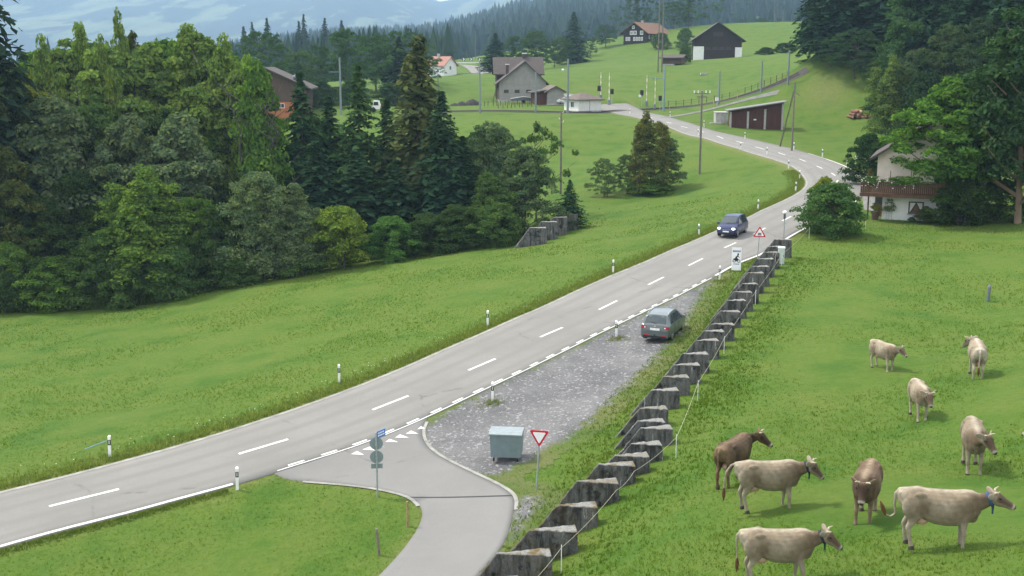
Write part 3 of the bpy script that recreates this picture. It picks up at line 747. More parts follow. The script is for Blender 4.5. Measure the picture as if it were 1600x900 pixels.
for a in [
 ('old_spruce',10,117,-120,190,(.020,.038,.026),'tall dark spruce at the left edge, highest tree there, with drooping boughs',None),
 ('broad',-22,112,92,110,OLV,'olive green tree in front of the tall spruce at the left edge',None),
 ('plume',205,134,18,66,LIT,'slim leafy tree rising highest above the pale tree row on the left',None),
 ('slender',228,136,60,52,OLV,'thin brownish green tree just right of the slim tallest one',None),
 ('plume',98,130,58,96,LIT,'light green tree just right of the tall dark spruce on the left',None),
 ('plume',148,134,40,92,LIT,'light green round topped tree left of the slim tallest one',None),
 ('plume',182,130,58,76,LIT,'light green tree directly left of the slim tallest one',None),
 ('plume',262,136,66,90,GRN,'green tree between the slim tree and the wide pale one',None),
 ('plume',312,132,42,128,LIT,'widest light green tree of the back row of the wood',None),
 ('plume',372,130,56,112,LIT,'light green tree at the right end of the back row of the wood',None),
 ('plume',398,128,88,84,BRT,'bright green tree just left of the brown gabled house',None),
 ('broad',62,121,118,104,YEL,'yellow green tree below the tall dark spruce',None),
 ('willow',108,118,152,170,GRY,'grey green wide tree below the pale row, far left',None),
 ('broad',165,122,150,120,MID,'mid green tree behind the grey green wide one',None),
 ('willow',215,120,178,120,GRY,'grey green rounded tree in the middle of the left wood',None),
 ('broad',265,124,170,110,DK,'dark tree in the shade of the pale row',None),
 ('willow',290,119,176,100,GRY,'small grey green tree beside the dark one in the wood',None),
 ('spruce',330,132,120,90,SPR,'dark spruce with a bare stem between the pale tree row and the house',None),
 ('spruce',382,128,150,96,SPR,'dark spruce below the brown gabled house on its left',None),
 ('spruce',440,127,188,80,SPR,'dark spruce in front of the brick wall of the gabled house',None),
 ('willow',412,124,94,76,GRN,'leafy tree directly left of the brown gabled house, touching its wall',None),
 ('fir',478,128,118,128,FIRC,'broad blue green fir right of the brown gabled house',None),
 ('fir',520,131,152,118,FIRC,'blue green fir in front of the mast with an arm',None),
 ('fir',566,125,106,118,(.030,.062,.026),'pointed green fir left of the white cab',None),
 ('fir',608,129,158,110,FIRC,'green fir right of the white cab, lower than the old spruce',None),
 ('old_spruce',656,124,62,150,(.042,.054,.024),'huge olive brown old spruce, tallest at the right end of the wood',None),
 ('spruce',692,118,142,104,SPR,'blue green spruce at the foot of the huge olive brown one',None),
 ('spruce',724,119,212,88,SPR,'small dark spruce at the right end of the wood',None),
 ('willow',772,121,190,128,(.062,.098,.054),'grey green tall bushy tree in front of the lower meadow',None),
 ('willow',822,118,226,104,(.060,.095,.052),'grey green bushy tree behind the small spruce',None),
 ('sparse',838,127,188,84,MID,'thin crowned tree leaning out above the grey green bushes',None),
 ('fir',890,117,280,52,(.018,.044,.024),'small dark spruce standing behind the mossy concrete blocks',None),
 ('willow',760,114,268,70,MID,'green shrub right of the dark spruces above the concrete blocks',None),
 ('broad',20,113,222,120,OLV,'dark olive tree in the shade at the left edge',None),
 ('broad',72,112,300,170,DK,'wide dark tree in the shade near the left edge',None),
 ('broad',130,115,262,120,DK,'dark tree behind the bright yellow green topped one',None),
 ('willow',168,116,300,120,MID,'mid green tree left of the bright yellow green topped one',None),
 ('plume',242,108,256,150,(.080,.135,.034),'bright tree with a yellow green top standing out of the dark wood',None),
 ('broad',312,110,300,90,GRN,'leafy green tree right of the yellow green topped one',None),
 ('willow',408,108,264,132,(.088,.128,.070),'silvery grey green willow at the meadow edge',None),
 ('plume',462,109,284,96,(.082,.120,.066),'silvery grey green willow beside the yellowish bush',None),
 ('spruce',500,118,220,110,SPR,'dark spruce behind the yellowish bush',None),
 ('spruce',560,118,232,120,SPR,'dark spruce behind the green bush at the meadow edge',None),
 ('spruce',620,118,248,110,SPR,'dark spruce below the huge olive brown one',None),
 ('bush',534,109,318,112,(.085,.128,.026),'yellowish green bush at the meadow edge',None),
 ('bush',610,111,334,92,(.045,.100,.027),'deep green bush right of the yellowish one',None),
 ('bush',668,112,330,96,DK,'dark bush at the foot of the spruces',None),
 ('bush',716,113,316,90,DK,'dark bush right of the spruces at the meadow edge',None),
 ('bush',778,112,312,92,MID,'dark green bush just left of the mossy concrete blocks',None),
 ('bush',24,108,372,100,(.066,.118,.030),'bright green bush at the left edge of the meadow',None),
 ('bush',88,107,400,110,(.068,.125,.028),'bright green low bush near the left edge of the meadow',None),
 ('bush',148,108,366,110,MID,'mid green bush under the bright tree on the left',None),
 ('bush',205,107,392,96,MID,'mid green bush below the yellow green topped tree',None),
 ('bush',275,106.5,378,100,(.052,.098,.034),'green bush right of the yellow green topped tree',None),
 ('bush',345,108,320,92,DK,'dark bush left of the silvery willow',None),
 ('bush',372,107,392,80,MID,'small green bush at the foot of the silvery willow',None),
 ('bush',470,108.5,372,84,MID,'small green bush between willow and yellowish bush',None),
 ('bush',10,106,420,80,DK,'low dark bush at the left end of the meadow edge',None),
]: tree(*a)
for px, tp, c in [(40,98,LIT),(84,80,GRN),(122,66,LIT),(164,68,GRN),(190,74,LIT),(246,70,LIT),(284,62,GRN),(330,54,LIT),(356,72,GRN)]:
    tree('broad' if px % 4 else 'willow', px, 132 + px % 5, tp, 112, c, 'pale leafy tree standing in the thick of the back row of the wood', 'pale trees of the back row of the wood')
# deeper rows of the same wood, which nothing tells apart
for px in range(-70, 760, 34):
    for d, tp, kd, c in ((134, 225, 'spruce', SPR), (143, 190 if px > 420 else 140, 'broad', DK)):
        q = px + random.uniform(-12, 12)
        if d > 140 and 430 < q < 470: continue
        if q > 560: tp = max(tp, 262) if d < 140 else 215
        if 570 < q < 610 and d > 140: continue
        tree(kd, q, d + random.uniform(-4, 4), tp + random.uniform(-25, 25), random.uniform(70, 105), c, 'dark tree half hidden in the depth of the left wood', WD)
# middle distance
for a in [
 ('plume',1010,139,172,62,(.092,.105,.036),'slender tree with a browning yellow crown in the middle of the meadow',None),
 ('willow',1042,140,214,62,(.080,.120,.060),'grey green shrubby tree right of the browning one in the meadow',None),
 ('willow',942,139,246,58,(.080,.120,.062),'leftmost grey green shrubby tree of the meadow clump',None),
 ('willow',978,140,240,56,(.078,.118,.058),'grey green shrubby tree between the leftmost one and the browning tree',None),
 ('bush',1012,139,280,74,GRN,'low bush at the foot of the browning tree',None),
 ('bush',1300,96,280,112,(.042,.086,.030),'large round dark green bush beside the road opposite the white house',None),
 ('bush',1284,98.5,276,58,(.105,.135,.026),'yellow green bush tip rising behind the round roadside bush',None),
 ('maple',1480,103,124,136,(.058,.120,.026),'big full maple hiding the right half of the balcony house',None),
 ('pine',1590,99,14,170,(.026,.054,.024),'tall pine with a pale bare trunk at the right edge',None),
 ('pine',1540,106,96,130,(.030,.062,.027),'dark pine between the maple and the tall one at the right edge',None),
 ('bush',1500,101,268,90,DK,'dark bush in the shade right of the maple',None),
 ('bush',1562,101,276,90,DK,'dark bush left of the bare pine trunk',None),
 ('plume',1388,158,86,70,(.075,.115,.036),'light green slender tree in front of the dark forest, left of the maple',None),
 ('bush',1352,124,204,72,(.022,.046,.020),'dark green bush behind the white gate by the house',None),
 ('bush',1394,122,196,60,(.028,.054,.024),'dark bush behind the roof of the balcony house',None),
 ('bush',1357,117,262,16,(.09,.085,.03),'small olive bush beside the white gate',None),
 ('bush',1446,103,322,34,(.06,.085,.03),'small round shrub at the wall under the maple',None),
 ('old_spruce',1276,215,-70,78,SPR,'dark spruce standing first at the left end of the right forest',None),
 ('old_spruce',1305,209,-80,100,SPR,'dark spruce second from the left end of the right forest',None),
 ('broad',1298,206,56,84,(.034,.064,.034),'grey green leafy tree under the spruces at the left end of the forest',None),
 ('broad',1335,200,44,96,(.036,.070,.036),'grey green leafy tree in front of the spruces, second from the left',None),
 ('bush',1268,222,92,56,(.022,.042,.020),'dark bush beside the railway bend',None),
 ('bush',1372,196,88,60,MID,'olive bush at the forest foot above the log pile',None),
 ('broad',1404,182,-60,110,(.034,.072,.032),'tall leafy green tree in the middle of the right forest',None),
 ('old_spruce',1446,180,-110,110,SPR,'dark spruce behind the light green slender tree',None),
 ('broad',1472,156,40,90,(.048,.074,.040),'dull green leafy tree above the maple',None),
 ('broad',1522,150,30,110,(.032,.056,.032),'dark leafy tree behind the pines',None),
 ('old_spruce',1500,165,-80,120,SPR,'brownish dark spruce above the dull green tree',None),
 ('old_spruce',1568,150,-60,130,SPR,'dark spruce behind the tall pine at the right edge',None),
 ('broad',1620,120,40,120,DK,'dark tree cut by the right edge behind the tall pine',None),
 ('spruce',625,262,58,52,SPR,'dark pointed spruce among the round trees behind the left wood',None),
 ('broad',412,250,46,96,(.036,.072,.034),'round green tree behind the brown gabled house',None),
 ('broad',468,256,80,84,(.050,.086,.036),'pale green tree behind the mast with an arm',None),
 ('broad',542,258,46,104,(.040,.082,.034),'round green tree behind the fir, left of the dark spruce',None),
 ('broad',588,266,52,88,(.040,.082,.034),'round green tree directly left of the dark pointed spruce',None),
 ('broad',630,270,46,116,(.042,.086,.036),'round green tree behind the dark pointed spruce',None),
 ('broad',500,268,70,80,(.034,.068,.032),'dark green round tree behind the pale one',None),
 ('broad',668,282,86,60,(.034,.064,.034),'green tree left of the small white house',None),
 ('spruce',774,345,52,48,SPR,'dark spruce behind the roof of the grey house, left end',None),
 ('broad',803,350,56,50,(.040,.080,.036),'green tree just behind the ridge of the grey house',None),
 ('broad',836,356,46,52,(.044,.082,.040),'green tree right of the chimney of the grey house',None),
 ('broad',866,372,62,48,(.040,.074,.038),'green tree at the top edge of the hill meadow',None),
 ('spruce',896,392,20,46,(.022,.044,.030),'tall dark tree at the top edge of the hill meadow',None),
 ('broad',878,388,56,44,MID,'green tree beside the tall dark one on the hill',None),
 ('broad',922,410,60,44,(.040,.074,.038),'green tree left of the farmhouse on the hill',None),
 ('broad',946,430,38,40,(.030,.058,.032),'dark green tree close to the left gable of the farmhouse',None),
 ('broad',996,470,-6,74,(.040,.070,.040),'grey green tree behind the farmhouse roof',None),
 ('broad',1076,450,-22,84,(.036,.068,.036),'large dark tree between farmhouse and barn',None),
 ('broad',1052,452,2,60,(.036,.068,.036),'dark tree right behind the farmhouse roof',None),
 ('bush',1033,404,50,32,MID,'green bush in front of the farmhouse wall',None),
 ('bush',1070,398,44,34,(.055,.095,.03),'bright bush between farmhouse and barn',None),
 ('bush',1070,318,70,24,MID,'small tree between hut and barn',None),
 ('bush',1196,330,74,36,DK,'dark bush on the slope right of the barn',None),
 ('bush',1226,322,66,40,DK,'dark bush on the slope beside the forest edge',None),
 ('broad',1190,480,28,34,(.034,.060,.036),'small round tree on the skyline right of the barn',None),
]: tree(*a)
for px, d, tp in [(1240,232,-60),(1350,218,-90),(1385,205,-110),(1425,200,-100),(1470,190,-120),(1530,180,-120),(1590,170,-100),(1640,150,-60),(1320,235,-110),(1365,240,-110),(1410,230,-120),(1460,220,-130),(1545,205,-140),(1610,190,-140),(1500,215,-130)]:
    if px < 1260: continue
    tree('spruce' if px % 2 else 'old_spruce', px, d, tp, 105, SPR, 'dark spruce deep in the forest on the right', 'spruces deep in the right forest')
for px, d, tp in [(1420,168,150),(1395,182,150),(1440,150,110),(1510,140,120),(1560,135,140)]:
    tree('bush', px, d, tp, 90, (.020,.040,.020), 'dark undergrowth bush at the foot of the right forest', 'bushes at the foot of the right forest')
for q, (px, tp) in enumerate([(478,132),(502,126),(528,134),(552,122),(612,130),(636,124),(660,136)]):
    tree('bush', px, 226 + q % 3 * 5, tp, 60, (.030,.060,.028), 'dark leafy tree filling the gap behind the firs', 'leafy trees behind the firs')
for px, d, tp in [(398,540,36),(421,520,30),(470,530,34),(478,545,24),(510,525,30),(536,520,33),(385,560,42)]:
    tree('spruce', px, d, tp, 26 + px % 9, (.022,.040,.032), 'tall dark tree standing out above the distant forest line', 'tall trees above the distant forest line')
# distant forest: one mass on the hill
def low_conifer(rng):
    V, Fc = [], []
    for lo, hi, r in ((.05, .72, .25), (.42, 1., .15)):
        o = len(V); n = 6
        for k in range(n):
            a = 2 * math.pi * k / n + rng.random() * .5; q = r * rng.uniform(.7, 1.25); V.append((q * math.cos(a), q * math.sin(a), lo - rng.random() * .05))
        V.append((0, 0, hi)); Fc += [(o + k, o + (k + 1) % n, o + n) for k in range(n)]
    return np.array(V), np.array(Fc)
def low_round(rng):
    V, Fc = [], []
    for j in range(4):
        o = len(V); c = np.array([rng.normal() * .14, rng.normal() * .14, .35 + rng.random() * .45]); r = rng.uniform(.13, .22)
        P = [(0,0,1),(.9,0,.3),(.28,.86,.3),(-.73,.53,.3),(-.73,-.53,.3),(.28,-.86,.3),(.0,.0,-1)]
        V += [tuple(c + np.array(p) * r * rng.uniform(.75, 1.2)) for p in P]
        Fc += [(o, o+1, o+2), (o, o+2, o+3), (o, o+3, o+4), (o, o+4, o+5), (o, o+5, o+1), (o+6, o+2, o+1), (o+6, o+3, o+2), (o+6, o+4, o+3), (o+6, o+5, o+4), (o+6, o+1, o+5)]
    return np.array(V), np.array(Fc)
def forest(name, label, n, lo_h, hi_h, share, col, sampler):
    rng = np.random.default_rng(5); Vs, Fs, o = [], [], 0
    protos = [low_conifer(rng) for _ in range(8)] + [low_round(rng) for _ in range(6)]
    for _ in range(n):
        p = sampler(rng)
        if p is None: continue
        con = rng.random() < share; V, Fc = protos[rng.integers(0, 8) if con else rng.integers(8, 14)]
        h = rng.uniform(lo_h, hi_h) * (1 if con else .72); w = h * rng.uniform(.8, 1.15) * (1 if con else .95); a = rng.random() * 6.28
        x = V[:, 0] * math.cos(a) - V[:, 1] * math.sin(a); y = V[:, 0] * math.sin(a) + V[:, 1] * math.cos(a)
        Vs.append(np.c_[x * w + p[0], y * w + p[1], V[:, 2] * h + p[2] - .5]); Fs.append(Fc + o); o += len(V)
    me = np_mesh(name, np.concatenate(Vs), np.concatenate(Fs), MN)
    ob = tag(link(name, me), kind='stuff'); ob['label'] = label; ob.color = (*col, 1); return ob
def on_hill(rng):
    a = rng.random() ** .75 * 30.9; b = rng.uniform(26, 108); i, j = int(a), int(b)
    return HV[min(i, 38), min(j, 138)] * (1 - (a - i)) + HV[min(i + 1, 38), min(j, 138)] * (a - i) + np.array([rng.uniform(-22, 22), rng.uniform(-28, 28), 0])
forest('distant_forest', 'dark bluish conifer forest covering the far hill', 15000, 10, 27, .78, (.018, .036, .030), on_hill)
def mid_band(rng):
    px = rng.uniform(250, 700); d = rng.uniform(470, 600); p = column(px, d); return np.array([p.x, p.y, min(p.z, -6)])
forest('forest_belt', 'dark conifer belt behind the round trees on the left', 260, 15, 22, .85, (.022, .042, .030), mid_band)
# ------------------------------------------------------------------ row of concrete blocks
M_CON = M_concrete()
def wedge(name, tip, base_z, length, back, drop_len, a, label, moss, group, wide=.64, parent=None, thin=.07):
    """upright concrete wedge: thin sloping ridge towards the road, thick end towards the pasture"""
    L = length; H = tip.z - base_z; nz_ = 9; nu = 12
    rng = np.random.default_rng(int(abs(tip.x * 91 + tip.y * 37) * 10) % 99999)
    bm = bmesh.new(); rows = []
    top = [(u, thin / 2 + (wide - thin) / 2 * max(0, u) / L) for u in np.linspace(0, L, nu)]
    for k in range(nz_ + 1):
        f = k / nz_; z = -H * f
        u0 = -drop_len * f; u1 = L + .05 * f
        us = np.linspace(u0, u1, nu); row = []
        for u in us:
            w = (thin / 2 + .05 * f) + (wide - thin) / 2 * max(0, u) / L * (1 + .12 * f)
            e = rng.normal(size=3) * np.array([.012, .010, .014 if k == 0 else .006])
            row.append(((u + e[0], w + e[1], z + e[2]), (u + e[0], -w - e[1] * .7, z + e[2])))
        rows.append(row)
    V = [[(bm.verts.new(p), bm.verts.new(q)) for p, q in r] for r in rows]
    for k in range(nz_):
        for j in range(nu - 1):
            for s in (0, 1):
                q = [V[k][j][s], V[k][j + 1][s], V[k + 1][j + 1][s], V[k + 1][j][s]]; bm.faces.new(q if s else q[::-1])
        bm.faces.new([V[k][0][0], V[k + 1][0][0], V[k + 1][0][1], V[k][0][1]])
        bm.faces.new([V[k][-1][1], V[k + 1][-1][1], V[k + 1][-1][0], V[k][-1][0]])
    for j in range(nu - 1):
        bm.faces.new([V[0][j][0], V[0][j + 1][0], V[0][j + 1][1], V[0][j][1]]); bm.faces.new([V[-1][j][1], V[-1][j + 1][1], V[-1][j + 1][0], V[-1][j][0]])
    bmesh.ops.recalc_face_normals(bm, faces=bm.faces)
    sharp = [e for e in bm.edges if len(e.link_faces) == 2 and e.calc_face_angle(0) > .7]
    bmesh.ops.bevel(bm, geom=sharp, offset=.022, segments=1, affect='EDGES')
    me = bpy.data.meshes.new(name); bm.to_mesh(me); bm.free(); me.materials.append(M_CON)
    o = link(name, me); o.location = (tip.x, tip.y, tip.z); o.rotation_euler = (0, 0, a); o.color = (moss, 0, 0, 1)
    return tag(o, label, 'concrete block', group)
BL = [(777,864,82),(827,827,72),(870,789,61),(902,752,62),(935,725,55),(960,711,52),(986,693,46),(1001,668,47),(996,657,41),(1000,637,42),(1017,609,42),(1037,588,38),(1054,569,38),(1067,552,38),(1088,531,33),(1099,517,31),(1112,506,33),(1125,486,30),(1136,469,28),(1146,456,28),(1160,443,23),(1168,426,24),(1175,416,25),(1183,404,25),(1193,394,23),(1200,385,23),(1210,374,25)]
def top_h(y): return np.interp(y, [374, 443, 588, 700, 864], [13.35, 13.9, 14.55, 14.75, 15.1])
BPOS = []
for i, (x, y, w) in enumerate(BL):
    tip = Vector(at_h(x, y, top_h(y))); d = depth(tip); L = w / FPX * d * 1.03
    BPOS.append(tip)
    zb = float(gz(tip.x - .6, tip.y))
    mo = [.9, .95, .8, .5, .7, .25, .15][i] if i < 7 else [.1, .35, .2, .05, .3][i % 5]
    fl = 'nearest' if i == 0 else ORD[i]
    lab = f'weathered concrete wedge, {fl} from the near end of the row beside the lane' if i else 'weathered concrete wedge at the near end of the row, lowest in the picture'
    if i == len(BL) - 1: lab = 'dark concrete wedge closing the far end of the row behind the pale cabinet'
    wedge('concrete_block', tip, min(zb, tip.z - .9) - .5, L, 0, (tip.z - zb + .5) * .80, math.radians(4), lab, mo, 'concrete blocks along the pasture edge')
# bottommost block, cut by the picture's lower edge
tip = Vector(at_h(722, 908, 15.5)); wedge('concrete_block', tip, tip.z - 2.2, 1.7, 0, 1.6, math.radians(4), 'concrete wedge cut off by the lower edge of the picture', .6, 'concrete blocks along the pasture edge')
# four old blocks at the wood's edge
for i, (x, y, w, h, lab) in enumerate([(828,361,25,1.75,'pale fronted concrete block with white patches, nearest of the four by the wood'),(846,352,24,1.9,'dark concrete block, second of the four by the wood'),(864,345,22,1.9,'dark concrete block, third of the four by the wood'),(878,342,24,1.8,'mossy overgrown concrete block, farthest of the four by the wood')]):
    p = column(x, 108 + i * 2.6); z = p.z + h; tip = Vector((p.x, p.y, z)); L = w / FPX * (108 + 2.6 * i)
    wedge('concrete_block', tip, p.z - .5, L, 0, 1.7 if i < 3 else .5, math.radians(6), lab, [.0, .25, .45, 1.0][i], 'old concrete blocks at the wood', .75, thin=.3)

# ------------------------------------------------------------------ marker posts
M_PW = plain('post_white', (.78, .78, .76), .5, var=.06); M_PB = plain('post_black', (.02, .022, .03), .5); M_REF = plain('reflector', (.55, .55, .5), .25)
def marker_proto():
    t = thing('marker_post', 'x', 'marker post')
    tri = [(-.06, -.05), (.06, -.05), (.045, .05), (-.045, .05)]
    def seg(z0, z1, g, slope=0):
        mb = MB(); V = [(x * g, y * g, z0) for x, y in tri] + [(x * g, y * g, z1 - (slope if y < 0 else 0)) for x, y in tri]
        return mb.add(V, [(3, 2, 1, 0), (4, 5, 6, 7)] + [(i, (i + 1) % 4, (i + 1) % 4 + 4, i + 4) for i in range(4)])
    body = seg(-.2, .98, 1.0, .05); body.build('body', M_PW, t)
    seg(.55, .79, 1.05).build('black_band', M_PB, t)
    MB().b2((-.022, -.058, .60), (.022, -.053, .76)).build('reflector', M_REF, t)
    return t
mp0 = marker_proto(); first = True
POSTS = [(172,714,'white marker post on the left verge nearest the camera, with a rope tied to it'),(530,598,'white marker post on the left verge, second from the lower left'),(762,510,'white marker post on the left verge, third from the lower left'),(958,427,'white marker post on the left verge, fourth from the lower left'),(1092,368,'white marker post on the left verge just left of the blue car'),(1184,328,'white marker post on the left verge just beyond the blue car'),(1243,299,'white marker post inside the bend, nearest of the three there'),(1249,280,'white marker post inside the bend, middle one of the three'),(1232,263,'white marker post inside the bend, farthest of the three'),(1198,242,'small white marker post left of the road just beyond the bend'),(1157,234,'small white marker post left of the road opposite the open shed'),(1091,212,'small white marker post beside the tall pole with a crossarm'),(984,178,'small white marker post left of the road at the level crossing'),(371,765,'white marker post beside the grassy corner of the side lane'),(770,627,'white marker post in a weed tuft between road and gravel'),(963,527,'white marker post at the gravel edge behind the grey car'),(1124,437,'white marker post beside the motorcycle poster'),(1323,257,'white marker post right of the road nearest the white gate'),(1285,245,'white marker post outside the bend, second before the white gate'),(1240,234,'white marker post at the foot of the braced wooden pole'),(1164,217,'white marker post right of the road below the open shed'),(1100,198,'white marker post right of the road left of the shed'),(1047,183,'white marker post where the track path leaves the road'),(1166,41.5,'')]
for x, y, lab in POSTS:
    if not lab: continue
    p = ground(x, y)
    if first: mp0.location = p; mp0['label'] = lab; mp0['group'] = 'road marker posts'; first = False; o = mp0
    else: o = dup(mp0, p, 0, lab, 'road marker posts')
    o.rotation_euler = (random.uniform(-.03, .03), random.uniform(-.04, .04), math.atan2(p.x, -p.y) * 0 + random.uniform(-.2, .2))
p = ground(172, 714); q = ground(134, 717)
mb = MB(); mb.tube([(p.x - .06, p.y, p.z + .74), (p.x * .6 + q.x * .4, p.y * .6 + q.y * .4, p.z + .62), (q.x, q.y, q.z + .45)], .025, 5)
tag(mb.build('rope', plain('blue_rope', (.16, .27, .33), .8)), 'bluish rope end stretched from the nearest left marker post', 'rope')
# wooden posts by the lane, grey stub in the pasture
M_WPOST = plain('post_wood', (.30, .21, .11), .85, var=.3, scale=8.); M_WGREY = plain('grey_wood', (.17, .15, .12), .9, var=.3, scale=8.)
def stake(px, py, h, r, mat, label, lean=(0, 0), nm='wooden_post'):
    p = ground(px, py); o = MB().tube([(0, 0, -.2), (lean[0] * .5, lean[1] * .5, h * .5), (lean[0], lean[1], h)], [r, r, r * .92], 7).build(nm, mat, None, 40); o.location = p
    return tag(o, label, 'post')
stake(637, 823, 1.0, .045, M_WPOST, 'light brown wooden post in the grass beside the lane')
stake(593, 868, 1.0, .055, M_WGREY, 'grey leaning wooden post nearest the lower edge, beside the lane', (-.09, .03))
p = ground(1544, 470); t = thing('pipe_marker', 'short grey pipe marker standing alone in the upper pasture', 'marker', p)
MB().tube([(0, 0, -.1), (0, 0, .82)], .10, 10).build('pipe', plain('zinc', (.17, .19, .22), .5, .3), t, 40); MB().tube([(0, 0, .82), (0, 0, .86), (0, 0, 1.0)], [.12, .12, .03], 10).build('cap', plain('zinc', (.38, .41, .45)), t, 40)

# ------------------------------------------------------------------ signs
M_STEEL = plain('galvanised', (.33, .37, .38), .5, .35, .12); M_SBACK = plain('sign_back', (.22, .27, .29), .55, .3, .08); M_RED = plain('sign_red', (.50, .02, .035), .45, var=.06); M_SW = plain('sign_white', (.80, .80, .80), .4, var=.04); M_INK = plain('sign_black', (.015, .015, .018), .5); M_BLUE = plain('sign_blue', (.05, .17, .50), .45, var=.06); M_BLUEL = plain('print_blue', (.05, .08, .22), .5)
def tri_plate(s, up, y, th):
    h = s * .866; P = [(-s / 2, -h / 3), (s / 2, -h / 3), (0, h * 2 / 3)]
    if not up: P = [(x, -z) for x, z in P][::-1]
    # clipped corners
    Q = []
    for i in range(3):
        a, b, c = Vector(P[i - 1]), Vector(P[i]), Vector(P[(i + 1) % 3]); Q += [tuple(b.lerp(a, .07)), tuple(b.lerp(c, .07))]
    return MB().prism(Q, y - th / 2, y + th / 2, 1)
def shift(mb, x=0, y=0, z=0): mb.v = [(a + x, b + y, c + z) for a, b, c in mb.v]; return mb
# give way
p = ground(838, 765); t = thing('give_way_sign', 'red bordered give way triangle on a thin steel post beside the dumpster', 'road sign', p, math.radians(-12))
MB().tube([(0, 0, -.3), (.12, .0, 2.35)], .035, 8).build('pole', M_STEEL, t, 40)
shift(tri_plate(.78, False, 0, .02), .115, -.045, 2.2).build('border', M_RED, t); shift(tri_plate(.53, False, -.014, .012), .115, -.045, 2.2).build('face', M_SW, t)
MB().b2((.07, -.04, 2.0), (.17, -.01, 2.06)).build('clamp', M_STEEL, t)
# level crossing triangle
p = ground(1183, 407); t = thing('crossing_sign', 'red bordered level crossing triangle beside the row of blocks', 'road sign', p, math.radians(-14))
MB().tube([(0, 0, -.3), (.10, 0, 2.35)], .035, 8).build('pole', M_STEEL, t, 40)
shift(tri_plate(.95, True, 0, .02), .10, -.05, 2.05).build('border', M_RED, t); shift(tri_plate(.66, True, -.014, .012), .10, -.05, 2.05).build('face', M_SW, t)
mb = MB()
for z in (-.04, .05): mb.b2((-.125, -.028, z - .016), (.125, -.022, z + .016))
mb2 = MB()
for k in range(4): mb2.b2((-.115 + k * .07, -.030, -.11), (-.085 + k * .07, -.024, .10))
for m_ in (mb, mb2): shift(m_, .10, -.05, 2.0)
mb.v += []; mb.add(mb2.v, mb2.f); mb.build('fence_symbol', M_INK, t)
# sign post seen from behind
p = ground(590, 777); t = thing('sign_post', 'steel post with two round signs seen from behind and a small blue board', 'road sign', p, math.radians(6))
MB().tube([(0, 0, -.3), (.0, 0, 2.72)], .036, 8).build('pole', M_STEEL, t, 40)
for z in (2.24, 1.68): MB().disc((0, .055, z), .265, (0, 1, 0), .02, 28).build('round_sign', M_SBACK, t, 40); 
for z in (2.20, 1.64): MB().b2((-.05, -.03, z - .03), (.05, .05, z + .03)).build('clamp', M_STEEL, t)
MB().b2((-.23, .046, 1.20), (.23, .064, 1.40)).build('plate', M_SBACK, t)
bd = link('blue_board', MB().b2((.0, -.012, -.14), (.52, .012, .14)).mesh('blue_board', M_BLUE), t); bd.location = (.03, 0, 2.60); bd.rotation_euler = (0, 0, math.radians(52))
bd2 = link('lettering', None, bd) if False else None
mb = MB()
for z, xs in ((.055, [(.05,.10),(.12,.16),(.18,.26),(.28,.33),(.36,.44)]), (-.05, [(.05,.13),(.15,.20),(.22,.29),(.31,.35),(.37,.46)])):
    for a, b in xs: mb.b2((a, -.0155, z - .03), (b, -.0125, z + .03))
mb.build('lettering', M_SW, bd)
# motorcycle poster
p = ground(1150, 424); t = thing('poster_board', 'white board with a dark motorcycle picture between road and blocks', 'poster', p, math.radians(-18))
for x in (-.24, .24): MB().b2((x - .025, .012, -.2), (x + .025, .06, .5)).build('stake', M_WGREY, t)
MB().b2((-.33, -.01, .08), (.33, .01, 1.72)).build('board', M_SW, t)
mb = MB()
for k, (a, b) in enumerate([(-.26,-.19),(-.17,-.11),(-.09,-.03),(-.01,.03),(.05,.12),(.14,.19),(.21,.27)]): mb.b2((a, -.0155, 1.40), (b, -.0125, 1.52))
for a, b in [(-.2,-.13),(-.11,-.05),(-.03,.04),(.06,.11),(.13,.2)]: mb.b2((a, -.0155, .50), (b, -.0125, .56))
mb.build('lettering', M_BLUEL, t)
mb = MB()
for x in (-.15, .16): mb.tube([(x + .095 * math.cos(q * math.pi / 6), -.014, .76 + .095 * math.sin(q * math.pi / 6)) for q in range(13)], .024, 5)
mb.prism([(-.18, .82), (-.02, .74), (.08, .76), (.16, .86), (.06, .98), (-.05, .93), (-.22, .95)], -.016, -.0125, 1)
mb.prism([(-.1, .93), (.02, .95), (.10, 1.10), (.16, 1.20), (.09, 1.24), (.02, 1.12), (-.08, 1.04)], -.0165, -.0125, 1)
mb.prism([(.06, 1.2), (.14, 1.18), (.18, 1.27), (.12, 1.33), (.05, 1.3)], -.017, -.0125, 1); mb.prism([(.08, 1.1), (.2, .98), (.22, 1.01), (.11, 1.15)], -.0172, -.0125, 1)
mb.build('motorcycle_picture', M_INK, t)
